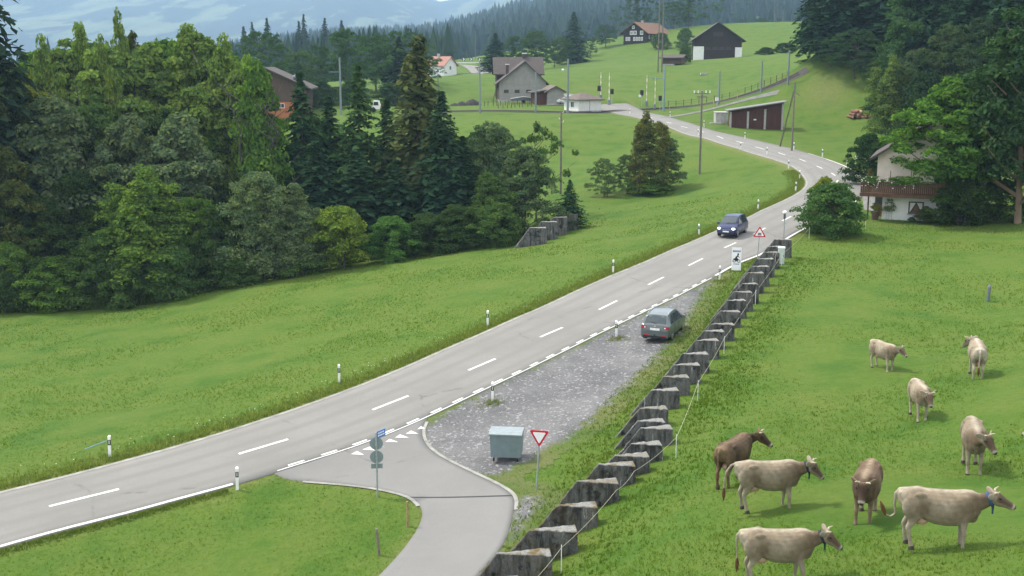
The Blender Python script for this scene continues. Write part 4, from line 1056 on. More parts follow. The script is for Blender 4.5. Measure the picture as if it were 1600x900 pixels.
# mast with white cap and pale cabinet at the far blocks
p = ground(1223, 403); t = thing('lamp_mast', 'thin grey mast with a white globe cap behind the pale cabinet', 'mast', p)
MB().tube([(0, 0, -.3), (0, 0, 1.6), (0, 0, 3.35)], [.05, .045, .035], 8).build('pole', M_STEEL, t, 40); MB().ball((0, 0, 3.45), (.17, .17, .13), 12, 8).build('globe', M_SW, t, 60); MB().b2((-.07, -.07, 2.95), (.07, .07, 3.3)).build('lamp_box', plain('dark_grey', (.08, .085, .09)), t); MB().b2((-.2, -.02, 2.62), (.2, .02, 2.66)).build('arm', M_STEEL, t)
p = ground(1220, 413); t = thing('utility_cabinet', 'pale grey green utility cabinet standing against the far concrete blocks', 'cabinet', p, math.radians(-8))
M_CAB = plain('cabinet_paint', (.50, .56, .52), .6, var=.08)
MB().b2((-.22, -.17, -.2), (.22, .17, 1.18)).build('body', M_CAB, t); MB().b2((-.25, -.2, 1.18), (.25, .2, 1.27)).build('lid', M_SW, t); MB().b2((-.19, -.185, .1), (.19, -.172, 1.1)).build('door', M_CAB, t); MB().b2((.13, -.2, .58), (.16, -.187, .7)).build('handle', M_INK, t); MB().b2((-.24, -.19, -.2), (.24, .19, .04)).build('plinth', M_CON, t)

# ------------------------------------------------------------------ dumpster
M_DUMP = plain('galvanised_sheet', (.17, .22, .235), .5, .15, .14, 3.); M_RUB = plain('rubber', (.018, .018, .018), .8)
p = (ground(768, 722) + ground(816, 725)) / 2; p = gpt(p.x, p.y + .45, .035); t = thing('dumpster', 'grey galvanised waste container on wheels standing on the gravel', 'dumpster', p, math.radians(-7))
mb = MB(); mb.box((0, 0, .70), (1.24, .92, .98), top=(1.07, 1.08)); mb.build('body', M_DUMP, t)
mb = MB(); mb.prism([(-.54, 1.19), (.54, 1.19), (.54, 1.23), (.32, 1.29), (-.32, 1.29), (-.54, 1.23)], -.70, .70, 0); mb.build('lid', plain('lid_sheet', (.25, .29, .305), .5, .15, .12), t)
MB().b2((-.69, -.53, 1.15), (.69, -.49, 1.19)).build('rim', M_DUMP, t)
for x in (-.68, .68): MB().tube([(x, -.2, .95), (x * 1.06, -.2, .95), (x * 1.06, .2, .95), (x, .2, .95)], .02, 6).build('trunnion', M_STEEL, t)
for k in (-.42, 0, .42): MB().b2((k - .012, -.475, .26), (k + .012, -.462, 1.1)).build('rib', M_DUMP, t) if k else None
for x in (-.5, .5):
    for y in (-.36, .36):
        w = MB().disc((x, y, .09), .09, (1, 0, 0), .05, 14).build('wheel', M_RUB, t, 40); MB().b2((x - .04, y - .03, .1), (x + .04, y + .03, .22)).build('bracket', M_STEEL, w)

# ------------------------------------------------------------------ electric fence along the pasture
M_ROPE = plain('fence_tape', (.42, .40, .28), .8); M_FP = plain('fence_post_white', (.70, .70, .68), .6)
t = thing('electric_fence', 'thin pale pasture fence rope on plastic posts along the concrete blocks', 'fence', ground(877, 896), 0); o0 = t.location.copy()
FX = [(800,985,1),(877,896,1),(962,803,0),(990,772,0),(1056,716,1),(1090,626,1),(1131,553,1),(1180,476,1),(1221,416,1),(1264,373,1),(1352,357,1)]
tops = []
for x, y, pst in FX:
    g = ground(x, y); tops.append(g + Vector((0, 0, .86)))
    if pst: MB().tube([g - o0 + Vector((0, 0, -.2)), g - o0 + Vector((0, 0, .95))], .016, 6).build('fence_post', M_FP, t)
pts = []
for a, b in zip(tops[:-1], tops[1:]):
    for k in range(6): f = k / 6; pts.append(a.lerp(b, f) - o0 + Vector((0, 0, -.10 * 4 * f * (1 - f))))
MB().tube(pts + [tops[-1] - o0], .008, 4).build('rope', M_ROPE, t)

# ------------------------------------------------------------------ cars
M_GLASS = plain('car_glass', (.035, .05, .055), .08, var=.1, spec=.8); M_TYRE = plain('tyre', (.016, .016, .017), .85); M_RIM = plain('alloy', (.45, .46, .47), .35, .6); M_TRIM = plain('black_trim', (.02, .021, .022), .6); M_PLATE = plain('plate', (.72, .72, .70), .5)
M_LAMP = plain('lamp_glass', (.75, .78, .8), .12, spec=.8); M_TAIL = plain('tail_lamp', (.42, .02, .03), .2, spec=.7); M_CHROME = plain('chrome', (.7, .71, .72), .2, .8)
def car_paint(name, col, coat=.8):
    m, n, l = nodes_of(name); f = noise(n, l, N(n, 'TexCoord').outputs['Object'], 2.5, 4)
    c = mixc(n, l, rng_(n, l, f, .3, .7), [x * .92 for x in col], [x * 1.06 for x in col]); b = N(n, 'BsdfPrincipled', Roughness=.35, Metallic=.0); b.inputs['Specular IOR Level'].default_value = .35; b.inputs['Coat Weight'].default_value = coat; b.inputs['Coat Roughness'].default_value = .08
    o = N(n, 'OutputMaterial'); l.new(c, b.inputs['Base Color']); l.new(b.outputs[0], o.inputs[0]); return m
def make_car(name, label, st, paint, loc, rz, wx, wr, roofx, rails, rear_lights, cat='car'):
    """st: stations along x from tail to nose: (x, z bottom, z belt, z top, half width belt, half width top)"""
    t = thing(name, label, cat, loc, rz); st = np.array(st, float); xs = st[:, 0]
    def S(x): return [np.interp(x, xs, st[:, k]) for k in range(1, 6)]
    X = sorted(set(np.round(np.r_[xs, np.linspace(xs[0], xs[-1], 26)], 3)))
    V, Fc = [], []
    for x in X:
        zb, zl, zt, wb, wt = S(x)
        half = [(wb * .86, zb), (wb * .97, zb + .10), (wb, zb * .45 + zl * .55), (wb * .985, zl - .03), (wb * .955, zl), (wt + (wb * .95 - wt) * .12, zl + (zt - zl) * .86), (wt * .93, zt - .015), (wt * .55, zt + .012)]
        V.append([(x, -y, z) for y, z in half] + [(x, y, z) for y, z in half[::-1]])
    n = 16; flat = [p for r in V for p in r]
    for i in range(len(X) - 1):
        for k in range(n): Fc.append((i * n + k, i * n + (k + 1) % n, (i + 1) * n + (k + 1) % n, (i + 1) * n + k))
    Fc += [tuple(range(n - 1, -1, -1)), tuple((len(X) - 1) * n + k for k in range(n))]
    body = MB().add(flat, Fc).build('body', paint, t)
    cut = MB()
    for x in wx:
        for sy in (-1, 1): cut.tube([(x, sy * .55, wr + .0), (x, sy * 1.2, wr + .0)], wr + .055, 20)
    co = cut.build('cutter', None)
    finalize(body, [('BOOLEAN', dict(operation='DIFFERENCE', object=co, solver='EXACT'))])
    cm = co.data; bpy.data.objects.remove(co); bpy.data.meshes.remove(cm)
    body.data.polygons.foreach_set('use_smooth', [True] * len(body.data.polygons)); body.data.set_sharp_from_angle(angle=math.radians(32))
    if not body.data.materials: body.data.materials.append(paint)
    def side(x, f, sy, off=.012):
        zb, zl, zt, wb, wt = S(x); z0, z1 = zl, zl + (zt - zl) * .86; y0, y1 = wb * .955, wt + (wb * .95 - wt) * .12
        return (x, sy * (y0 + (y1 - y0) * f + off), z0 + (z1 - z0) * f)
    def roofp(x, v, off=.012):
        zb, zl, zt, wb, wt = S(x); y = v * wt * .93; z = zt - .015 + (.027 * (1 - (abs(v) * .93 / .93)) ) ; return (x, y, z + off + .008 * (1 - abs(v)))
    for x0, x1, nm in roofx['side']:
        for sy in (-1, 1):
            mb = MB(); q = np.linspace(x0, x1, 8); cap = lambda x: min(.94, .06 + .88 * max(0.02, min(1, roofx['cap'](x))))
            lo = [side(x, .07, sy) for x in q]; hi = [side(x, cap(x), sy) for x in q]
            mb.add(lo + hi, [(i, i + 1, i + 9, i + 8) for i in range(7)]); mb.build(nm, M_GLASS, t, 30)
    for key, nm in (('front', 'windscreen'), ('rear', 'rear_window')):
        a, b = roofx[key]; q = np.linspace(a, b, 7); vs = np.linspace(-.93, .93, 9); mb = MB()
        mb.add([roofp(x, v, .015) for x in q for v in vs], [(i * 9 + j, i * 9 + j + 1, (i + 1) * 9 + j + 1, (i + 1) * 9 + j) for i in range(6) for j in range(8)]); mb.build(nm, M_GLASS, t, 60)
    W = st[:, 4].max()
    for x in wx:
        for sy in (-1, 1):
            w = MB().disc((x, sy * (W - .13), wr), wr, (0, 1, 0), .20, 22).build('wheel', M_TYRE, t, 35)
            mb = MB(); mb.disc((x, sy * (W - .025), wr), wr * .66, (0, 1, 0), .02, 18); mb.build('rim', M_RIM, w, 35)
            mb = MB()
            for k in range(5): a = k * 2 * math.pi / 5; mb.box((x + math.cos(a + .6) * wr * .42, sy * (W - .013), wr + math.sin(a + .6) * wr * .42), (.07, .006, .07))
            mb.build('rim_gap', M_TRIM, w)
    tail, nose = xs[0], xs[-1]
    for sy in (-1, 1):
        zb, zl, zt, wb, wt = S(roofx['mirror']); MB().box((roofx['mirror'], sy * (wb + .10), zl + .08), (.12, .2, .14), top=(.7, .9)).build('mirror', paint, t)
    # sills, bumpers
    MB().b2((tail + .03, -W * .84, .24), (nose - .05, W * .84, .34)).build('underbody', M_TRIM, t)
    return t, S, side
ST1 = [(-2.10,.30,.62,.66,.70,.62),(-2.07,.26,.80,.86,.80,.68),(-2.03,.25,.95,1.0,.845,.72),(-1.97,.24,.98,1.05,.86,.72),(-1.72,.23,1.0,1.46,.875,.66),(-1.60,.23,1.0,1.535,.88,.64),(-1.1,.22,.985,1.585,.88,.64),(-.3,.22,.97,1.60,.88,.645),(.25,.22,.95,1.57,.88,.64),(.55,.22,.94,1.47,.88,.645),(1.15,.22,.93,1.10,.875,.70),(1.28,.22,.925,1.03,.87,.76),(1.75,.24,.84,.92,.85,.72),(2.0,.27,.72,.80,.80,.66),(2.10,.32,.58,.64,.70,.58)]
rx1 = dict(side=[(-1.55,-.92,'rear_quarter_window'),(-.86,-.02,'rear_side_window'),(.05,1.02,'front_side_window')], cap=lambda x: (1.0 if x < .4 else 1 - (x - .4) / .72) if x > -1.2 else 1 - (-1.2 - x) / .55, front=(1.10,.48), rear=(-1.955,-1.66), mirror=.86)
a, b = ground(1006, 527), ground(1045, 531)
P_GREY = car_paint('grey_car_paint', (.080, .102, .103))
gc = ground(1037, 523); hd = math.radians(68)
t, S, side = make_car('parked_car', 'dark grey green hatchback parked on the gravel, seen from behind', ST1, P_GREY, (gc.x, gc.y, gc.z + .02), hd, (-1.29, 1.29), .325, rx1, True, True); t.scale = (.96, .96, .96)
for sy in (-1, 1):
    tl = MB().box((-2.035, sy * .66, .86), (.09, .30, .17)).build('tail_light', M_TAIL, t); 
    for k in (-.07, .07): MB().disc((-2.085, sy * .66 + k, .86), .045, (1, 0, 0), .012, 12).build('lamp_ring', M_LAMP if k * sy < 0 else M_TAIL, tl)
    MB().tube([(-1.45, sy * .60, 1.555), (-1.3, sy * .60, 1.615), (.1, sy * .60, 1.62), (.3, sy * .60, 1.575)], .018, 6).build('roof_rail', M_CHROME, t)
    MB().b2((-2.125, sy * .5 - .16, .40), (-2.095, sy * .5 + .16, .46)).build('rear_reflector', M_TAIL, t)
MB().b2((-2.095, -.28, .70), (-2.075, .28, .83)).build('licence_plate', M_PLATE, t); MB().b2((-2.12, -.78, .30), (-2.02, .78, .52)).build('rear_bumper', P_GREY, t); MB().b2((-2.128, -.70, .30), (-2.10, .70, .385)).build('bumper_lip', M_TRIM, t); MB().disc((-2.055, 0, .94), .055, (1, 0, 0), .02, 14).build('badge', M_CHROME, t)
MB().tube([(-1.99, -.05, 1.12), (-1.90, .35, 1.16)], .012, 5).build('wiper', M_TRIM, t); MB().tube([(-2.0, 0, .4), (-2.2, 0, .42), (-2.2, 0, .5)], .025, 6).build('tow_hook', M_TRIM, t)
MB().b2((-2.075, -.70, .655), (-2.062, .70, .675)).build('tailgate_seam', M_TRIM, t)
for sy in (-1, 1):
    for x in (-.88, .02): MB().b2((x - .006, sy * .884 - .004, .30), (x + .006, sy * .884 + .004, .93)).build('door_seam', M_TRIM, t)
    for x in (-.70, .22): MB().b2((x - .09, sy * .886 - .012, .80), (x + .09, sy * .886 + .012, .835)).build('door_handle', P_GREY, t)
ST2 = [(-2.02,.30,.66,.72,.70,.60),(-1.97,.25,.90,.98,.82,.70),(-1.9,.23,.96,1.06,.84,.70),(-1.72,.22,.98,1.46,.845,.62),(-1.6,.22,.98,1.55,.85,.60),(-.9,.21,.98,1.625,.85,.60),(-.1,.21,.97,1.635,.85,.605),(.4,.21,.96,1.57,.85,.61),(.62,.21,.955,1.47,.85,.62),(1.28,.21,.93,1.06,.845,.68),(1.40,.22,.92,1.0,.84,.72),(1.75,.24,.82,.88,.82,.68),(1.95,.27,.68,.75,.76,.60),(2.02,.33,.52,.58,.66,.52)]
rx2 = dict(side=[(-1.5,-.92,'rear_quarter_window'),(-.86,.02,'rear_side_window'),(.09,1.12,'front_side_window')], cap=lambda x: (1.0 if x < .5 else 1 - (x - .5) / .72) if x > -1.2 else 1 - (-1.2 - x) / .5, front=(1.23,.55), rear=(-1.90,-1.66), mirror=.95)
P_BLUE = car_paint('blue_car_paint', (.006, .015, .070), .35)
gc = ground(1144, 367); hd = math.radians(-116)
t, S, side = make_car('moving_car', 'dark blue small van with lit headlights driving down the road', ST2, P_BLUE, (gc.x, gc.y, gc.z + .055), hd, (-1.3, 1.3), .31, rx2, False, False)
M_HL = bpy.data.materials.new('headlight_glow'); M_HL.use_nodes = True; _b = M_HL.node_tree.nodes['Principled BSDF']; _b.inputs['Base Color'].default_value = (.85, .85, .85, 1); _b.inputs['Roughness'].default_value = .15; _b.inputs['Emission Color'].default_value = (1, .98, .94, 1); _b.inputs['Emission Strength'].default_value = 1.3
for sy in (-1, 1):
    hl = MB().ball((1.86, sy * .575, .70), (.155, .185, .105), 14, 10).build('headlight', M_HL, t, 60)
    for x in (-.88, .06): MB().b2((x - .006, sy * .853 - .004, .30), (x + .006, sy * .853 + .004, .94)).build('door_seam', M_TRIM, t)
MB().b2((2.0, -.26, .44), (2.03, .26, .55)).build('licence_plate', M_PLATE, t); MB().b2((1.99, -.62, .26), (2.035, .62, .36)).build('lower_grille', M_TRIM, t); MB().b2((1.97, -.36, .63), (2.0, .36, .665)).build('chrome_bar', M_CHROME, t); MB().b2((1.96, -.38, .57), (2.01, .38, .62)).build('grille', M_TRIM, t)
for y in (-.1, .25): MB().tube([(1.30, y, 1.075), (1.10, y + .38, 1.19)], .012, 5).build('wiper', M_TRIM, t)
# ------------------------------------------------------------------ buildings
M_PINK = plain('pink_plaster', (.68, .59, .51), .9, var=.07, scale=2.); M_WALLW = plain('white_plaster', (.70, .70, .68), .9, var=.07, scale=2.); M_GREYW = plain('grey_render', (.27, .26, .245), .9, var=.12, scale=1.2); M_TILE = plain('dark_roof', (.075, .062, .058), .85, var=.25, scale=3.); M_TILER = plain('brown_roof', (.17, .095, .060), .85, var=.25, scale=2.); M_TILEP = plain('red_roof', (.30, .15, .115), .85, var=.2, scale=2.)
M_WOODD = boards('dark_timber', (.030, .020, .016)); M_WOODR = boards('red_timber', (.075, .030, .024)); M_WOODB = boards('brown_timber', (.085, .055, .040)); M_BALC = boards('balcony_timber', (.115, .062, .040)); M_BRICK = plain('orange_brick', (.36, .13, .06), .85, var=.2, scale=5.); M_WIN = plain('window_glass', (.05, .055, .06), .12, var=.2, spec=.7); M_FRAME = plain('window_frame_white', (.72, .72, .70), .6, var=.05); M_FRAMEB = plain('window_frame_brown', (.08, .045, .03), .6); M_CONL = plain('pale_concrete', (.36, .35, .33), .9, var=.2, scale=3.)
def window(par, c, w, h, ax='y', sgn=-1, frame=None, sill=False, cross=True, tw=None):
    """window set into a wall; ax is the wall's normal axis"""
    fr = frame or M_FRAME
    def B(mb, u0, u1, z0, z1, d0, d1):
        if ax == 'y': mb.b2((c[0] + u0, c[1] + sgn * d0, c[2] + z0), (c[0] + u1, c[1] + sgn * d1, c[2] + z1))
        else: mb.b2((c[0] + sgn * d0, c[1] + u0, c[2] + z0), (c[0] + sgn * d1, c[1] + u1, c[2] + z1))
        return mb
    g = B(MB(), -w / 2 + .01, w / 2 - .01, -h / 2 + .01, h / 2 - .01, -.02, .02).build('window', M_WIN, par)
    f = MB(); t = tw or max(.06, w * .07)
    B(f, -w / 2 - t, -w / 2, -h / 2 - t, h / 2 + t, -.02, .06); B(f, w / 2, w / 2 + t, -h / 2 - t, h / 2 + t, -.02, .06); B(f, -w / 2, w / 2, h / 2, h / 2 + t, -.02, .058); B(f, -w / 2, w / 2, -h / 2 - t, -h / 2, -.02, .058)
    if cross: B(f, -t / 3, t / 3, -h / 2, h / 2, .0, .05)
    f.build('frame', fr, g)
    if sill: B(MB(), -w / 2 - .18, w / 2 + .18, -h / 2 - t - .10, -h / 2 - t - .005, -.02, .16).build('sill', M_CONL, g)
    return g
def gable_roof(par, x0, x1, y0, y1, ze, zr, over, mat, along='y', th=.22, xr=None, name='roof'):
    """two roof slabs; ridge runs along the given axis"""
    lo, hi = (x0, x1) if along == 'y' else (y0, y1); rr = (lo + hi) / 2 if xr is None else xr
    a0, a1 = (y0 - over, y1 + over) if along == 'y' else (x0 - over, x1 + over); mb = MB()
    for e in (lo, hi):
        k = (zr - ze) / abs(rr - e); eo = e + (over if e > rr else -over); zo = ze - over * k
        mb.prism([(eo, zo), (rr, zr), (rr, zr + th), (eo, zo + th)] if e < rr else [(rr, zr), (eo, zo), (eo, zo + th), (rr, zr + th)], a0, a1, 1 if along == 'y' else 0)
    if along != 'y':
        pass
    return mb.build(name, mat, par)
def gable_wall(par, x0, x1, y0, y1, z0, ze, zr, mat, along='y', xr=None, name='wall'):
    lo, hi = (x0, x1) if along == 'y' else (y0, y1); rr = (lo + hi) / 2 if xr is None else xr
    a0, a1 = (y0, y1) if along == 'y' else (x0, x1)
    return MB().prism([(lo, z0), (hi, z0), (hi, ze), (rr, zr), (lo, ze)], a0, a1, 1 if along == 'y' else 0).build(name, mat, par)
def site(px, py): p = ground(px, py); return p, FPX / depth(p)
# --- balcony house on the right
p = column(1366, 105.5); hs_ = FPX / 105.5
t = thing('balcony_house', 'pale house with a brown flower decked balcony half hidden by the maple', 'house', p, math.radians(-21)); t.scale = (1.0,) * 3
MB().b2((.62, .0, -1), (9.6, 8, 2.42)).build('ground_floor_wall', M_WALLW, t)
MB().b2((-.25, 1.6, -1), (.62, 8, 2.42)).build('entry_wall', M_WALLW, t)
gable_wall(t, 0, 9.6, -.02, 8, 2.4, 5.75, 8.9, M_PINK, name='upper_wall')
rf = gable_roof(t, 0, 9.6, -.02, 8, 5.75, 8.9, .7, M_TILE)
MB().b2((1.4, 4.5, 6.4), (2.1, 5.2, 7.6)).build('chimney', M_CONL, rf); MB().b2((1.3, 4.4, 7.6), (2.2, 5.3, 7.72)).build('chimney_cap', M_CONL, rf)
MB().b2((-1.25, -1.55, 2.28), (9.6, -.03, 2.44)).build('balcony_floor', M_BALC, t)
MB().b2((-1.28, -1.62, 2.18), (9.62, -1.53, 2.50)).build('fascia', M_BALC, t)
bal = MB().b2((-1.27, -1.60, 3.42), (9.6, -1.50, 3.52)).build('balcony_rail', M_BALC, t)
mb = MB(); x = -1.24; k = 0
while x < 7.2:
    me_ = MB().b2((x, -1.575, 2.54), (x + .15, -1.535, 3.42)).build('balcony_board', M_BALC, bal); x += .168
for k in range(8): MB().b2((-1.25, -1.50 + k * .19, 2.54), (-1.21, -1.35 + k * .19, 3.42)).build('balcony_board', M_BALC, bal)
MB().tube([(-.55, -.9, -1), (-.55, -.9, 2.3)], .07, 8).build('balcony_post', M_FRAMEB, t, 40)
for x in (1.25, 3.0): MB().tube([(x, -1.45, 3.4), (x, -1.45, 4.55)], .035, 6).build('awning_post', M_FRAMEB, t)
g = window(t, (3.55, .0, 1.15), 1.15, .95, 'y', -1, M_FRAMEB, True, False)
mb = MB()
for s in (-1, 1): mb.add([(3.55 + s * .52, -.03, 1.58), (3.55 + s * .05, -.035, 1.58), (3.55 + s * .50, -.035, .75), (3.55 + s * .54, -.03, .75)], [(0, 1, 2, 3)])
mb.build('curtain', plain('lace_curtain', (.62, .62, .60), .9), g)
MB().add([(3.55, -.026, 1.35), (3.24, -.026, .72), (3.86, -.026, .72)], [(0, 1, 2)]).build('drape', plain('brown_drape', (.16, .08, .04), .9), g)
d_ = MB().b2((-.12, 1.55, -.6), (.55, 1.6, 1.9)).build('door', plain('entry_door', (.16, .06, .035), .6, scale=4.), t); MB().b2((-.06, 1.53, 1.1), (.49, 1.555, 1.75)).build('pane', M_WIN, d_); MB().b2((.44, 1.50, .95), (.50, 1.555, 1.05)).build('handle', M_CHROME, d_)
for x, w in ((-.35, 1.7), (2.2, 2.6)):
    fb = MB().b2((x - w / 2, -1.85, 3.35), (x + w / 2, -1.62, 3.55)).build('flower_box', M_BALC, t)
    cr, _ = crown_mesh('flowers', int(x * 10 + 50), .0, 40, 40, .055, .2, (.5, .5)); f = link('foliage', cr, fb); f.location = (x, -1.72, 3.25); f.scale = (w * 1.15, .8, .85); f.color = (.06, .11, .035, 1)
    mbw = MB()
    for q in range(26): mbw.ball((x + random.uniform(-w / 2, w / 2), -1.72 + random.uniform(-.38, -.1), 3.4 + random.uniform(-.4, .6)), random.uniform(.035, .07), 6, 4)
    mbw.build('white_blossoms', M_FRAME, fb)
tr_ = MB()
for x in (.0, .22, .44): tr_.tube([(1.05 + x, -.08, -.2), (1.05 + x, -.08, 1.25)], .014, 4)
for z in (.3, .7, 1.1): tr_.tube([(1.0, -.085, z), (1.54, -.085, z)], .012, 4)
tl = tr_.build('trellis', M_STEEL, t); cr, _ = crown_mesh('rose_leaves', 5, .0, 24, 40, .05, .2, (.5, .5)); f = link('climbing_rose', cr, tl); f.location = (1.3, -.25, .75); f.scale = (.95, .6, 1.2); f.color = (.10, .13, .06, 1)
p2 = t.matrix_world if False else None
ca, sa = math.cos(math.radians(-21)), math.sin(math.radians(-21))
def hp_(x, y): return (p.x + x * ca - y * sa, p.y + x * sa + y * ca)
q = hp_(.12, -.75); z = float(gz(*q)); pt = thing('planter', 'dark planter pot with a green shrub at the house entrance', 'planter', (q[0], q[1], z)); MB().tube([(0, 0, -.1), (0, 0, .7), (0, 0, .72)], [.26, .38, .3], 12).build('pot', plain('terracotta_dark', (.10, .06, .045), .8), pt, 40)
cr, _ = crown_mesh('pot_plant', 9, .0, 30, 50, .06, .2, (.5, .5)); f = link('plant', cr, pt); f.location = (0, 0, .6); f.scale = (1.0, 1.0, .95); f.color = (.10, .12, .03, 1)
for k, (x, w, h, c) in enumerate([(3.3, .7, .5, MID), (4.9, 1.1, .75, (.075, .09, .035)), (6.3, 1.6, 1.2, (.07, .085, .025))]):
    q = hp_(x, -.7); z = float(gz(*q)); cr, tr = lib('bush', k); b_ = thing('bush', ['low green bush under the lace curtained window','pale tufted bush at the white wall right of the window','rounded brownish green bush at the wall beside the maple trunk'][k], 'bush', (q[0], q[1], z - .05), k); o = link('crown', cr, b_); o.scale = (w, w, h); o.color = (*c, 1); o = link('trunk', tr, b_); o.scale = (w, w, h)
# white gate by the driveway
p = ground(1336, 256); t = thing('field_gate', 'white rail gate beside the house driveway', 'gate', p, math.radians(-22))
for x in (0, 1.35): MB().b2((x - .04, -.04, -.2), (x + .04, .04, 1.05)).build('post', M_FRAME, t)
for z in (.35, .66, .97): MB().b2((.04, -.02, z - .035), (1.31, .02, z + .035)).build('rail', M_FRAME, t)
# --- open shed of red brown timber
p, s_ = site(1141, 199); W = 81 / s_
t = thing('field_shed', 'reddish brown shed with a slanting roof and pale concrete posts', 'shed', p, math.radians(-4)); H0, H1 = 26 / s_, 40 / s_
mb = MB().prism([(0, -1), (W, -1), (W, H1 - .1), (0, H0 - .1)], .06, 3.1, 1); mb.build('wall', M_WOODR, t)
MB().prism([(-.6, H0 - .1), (W + .55, H1 - .06), (W + .55, H1 + .10), (-.6, H0 + .06)], -.6, 3.4, 1).build('roof', plain('sheet_roof', (.17, .17, .165), .7, var=.15), t)
for x in (0, .33, .655, .985): MB().b2((x * W - .16, -.08, -1), (x * W + .16, .055, (H0 + (H1 - H0) * x) * (.93 if x in (0, .985) else .80))).build('concrete_post', M_CONL, t)
k = 0; x = .25
while x < W - .3:
    if min(abs(x - q * W) for q in (0, .33, .655, .985)) > .32: MB().b2((x, .028, -.6), (x + .19, .058, (H0 + (H1 - H0) * x / W) - .25)).build('board', M_WOODR, t)
    x += .24
MB().b2((W * .44, .0, 1.15), (W * .49, .03, 1.35)).build('notice', M_FRAME, t)
p, s_ = site(1119, 194); t = thing('concrete_bunker_box', 'pale grey concrete box standing left of the red brown shed', 'concrete box', p, math.radians(-4)); MB().b2((0, .8, -.6), (18 / s_, 4.2, 17 / s_)).build('wall', M_CONL, t); MB().b2((-.08, .72, 17 / s_), (18 / s_ + .05, 4.28, 17 / s_ + .12)).build('lid', M_CONL, t); MB().b2((-1.0, .1, -.3), (.9, .79, .25)).build('step', M_CONL, t)
# --- hut at the level crossing
p, s_ = site(904, 175.5); ang_ = math.radians(38)
t = thing('crossing_hut', 'small white hut with a hipped grey roof at the level crossing', 'hut', p, math.radians(30)); S_ = 1 / s_
Wf, Wl, Hh = 37 * S_ / .88, 21 * S_ / .50, 18.5 * S_
MB().b2((0, 0, -1), (Wf, Wl, Hh)).build('wall', M_WALLW, t)
o_ = .55; rz_ = Hh + 11 * S_
MB().add([(-o_, -o_, Hh), (Wf + o_, -o_, Hh), (Wf + o_, Wl + o_, Hh), (-o_, Wl + o_, Hh), (-o_, -o_, Hh + .14), (Wf + o_, -o_, Hh + .14), (Wf + o_, Wl + o_, Hh + .14), (-o_, Wl + o_, Hh + .14), (Wl * .5, Wl / 2, rz_), (Wf - Wl * .5, Wl / 2, rz_)] if Wf > Wl + .3 else [(-o_, -o_, Hh), (Wf + o_, -o_, Hh), (Wf + o_, Wl + o_, Hh), (-o_, Wl + o_, Hh), (-o_, -o_, Hh + .14), (Wf + o_, -o_, Hh + .14), (Wf + o_, Wl + o_, Hh + .14), (-o_, Wl + o_, Hh + .14), (Wf * .42, Wl / 2, rz_), (Wf * .58, Wl / 2, rz_)],
    [(3, 2, 1, 0), (0, 1, 5, 4), (1, 2, 6, 5), (2, 3, 7, 6), (3, 0, 4, 7), (4, 5, 9, 8), (5, 6, 9), (6, 7, 8, 9), (7, 4, 8)]).build('roof', plain('grey_brown_roof', (.125, .10, .088), .85, var=.2, scale=2.), t)
window(t, (0, Wl * .42, Hh * .62), 1.0, .95, 'x', -1, M_FRAME)
MB().b2((Wf * .48, -.03, -.2), (Wf * .5, .01, Hh - .05)).build('wall_joint', plain('joint_grey', (.3, .3, .3)), t); MB().b2((-.04, -.04, -1), (Wf + .04, Wl + .04, .25)).build('plinth', M_CONL, t)
# --- grey house behind, with a taller dark roofed house joined to it
p, s_ = site(780, 160); D = depth(p); S_ = 1 / s_
t = thing('grey_house', 'grey rendered gable house with a taller dark brown roof behind', 'house', p, math.radians(3))
x1 = 73 * S_; ze, zr = 31 * S_, 62 * S_; xr = 40 * S_
gable_wall(t, 0, x1, 0, 9, -1.5, ze, zr, M_GREYW, xr=xr); rf = gable_roof(t, 0, x1, 0, 9, ze, zr, .8, M_TILE, xr=xr)
MB().b2((1.6, 3.6, zr - 3.4), (2.2, 4.2, zr - .6)).build('chimney', M_TILE, rf); MB().b2((1.5, 3.5, zr - .6), (2.3, 4.3, zr - .45)).build('chimney_cap', M_FRAME, rf)
for x in (11, 28, 46): window(t, (x * S_, 0, 17 * S_), .9, .55, 'y', -1, M_FRAMEB)
MB().b2((-.05, -.06, -1.5), (x1 + .05, 0, .5)).build('plinth', M_CONL, t)
MB().b2((-.04, .0, .6), (.0, 9, ze - .1)).build('side_boarding', M_WOODB, t)
zb0, zb1 = 45 * S_, 68 * S_
gable_wall(t, -.2, x1 - .3, 9.02, 17, -1.5, zb0, zb1, M_WOODD, along='x', name='rear_wall')
rb = gable_roof(t, -.2, x1 - .3, 9.02, 17, zb0, zb1, .7, M_TILE, along='x', name='rear_roof')
MB().b2((x1 * .58, 12.6, zb1 - .3), (x1 * .58 + .8, 13.4, zb1 + .9)).build('chimney', M_TILE, rb); MB().b2((x1 * .58 - .12, 12.5, zb1 + .9), (x1 * .58 + .92, 13.5, zb1 + 1.1)).build('chimney_cap', M_FRAME, rb)
# annex
p, s_ = site(855, 164); S_ = 1 / s_
t = thing('annex_shed', 'grey gabled shed with a red brown side in front of the grey house', 'shed', p, math.radians(8)); x1 = 26 * S_
gable_wall(t, 0, x1, 0, 6.5, -1, 21 * S_, 28 * S_, M_GREYW); gable_roof(t, 0, x1, 0, 6.5, 21 * S_, 28 * S_, .6, plain('grey_brown_roof', (.125, .10, .088)))
MB().b2((-2.3, .8, -1), (-.02, 6.2, 18 * S_)).build('side_wall', M_WOODR, t); MB().prism([(-3.0, 18 * S_), (.0, 22 * S_), (.0, 22 * S_ + .18), (-3.0, 18 * S_ + .18)], .3, 6.8, 1).build('side_roof', M_TILE, t); MB().b2((-.1, -.1, -1), (x1 + .3, 0, .25)).build('plinth', M_CONL, t)
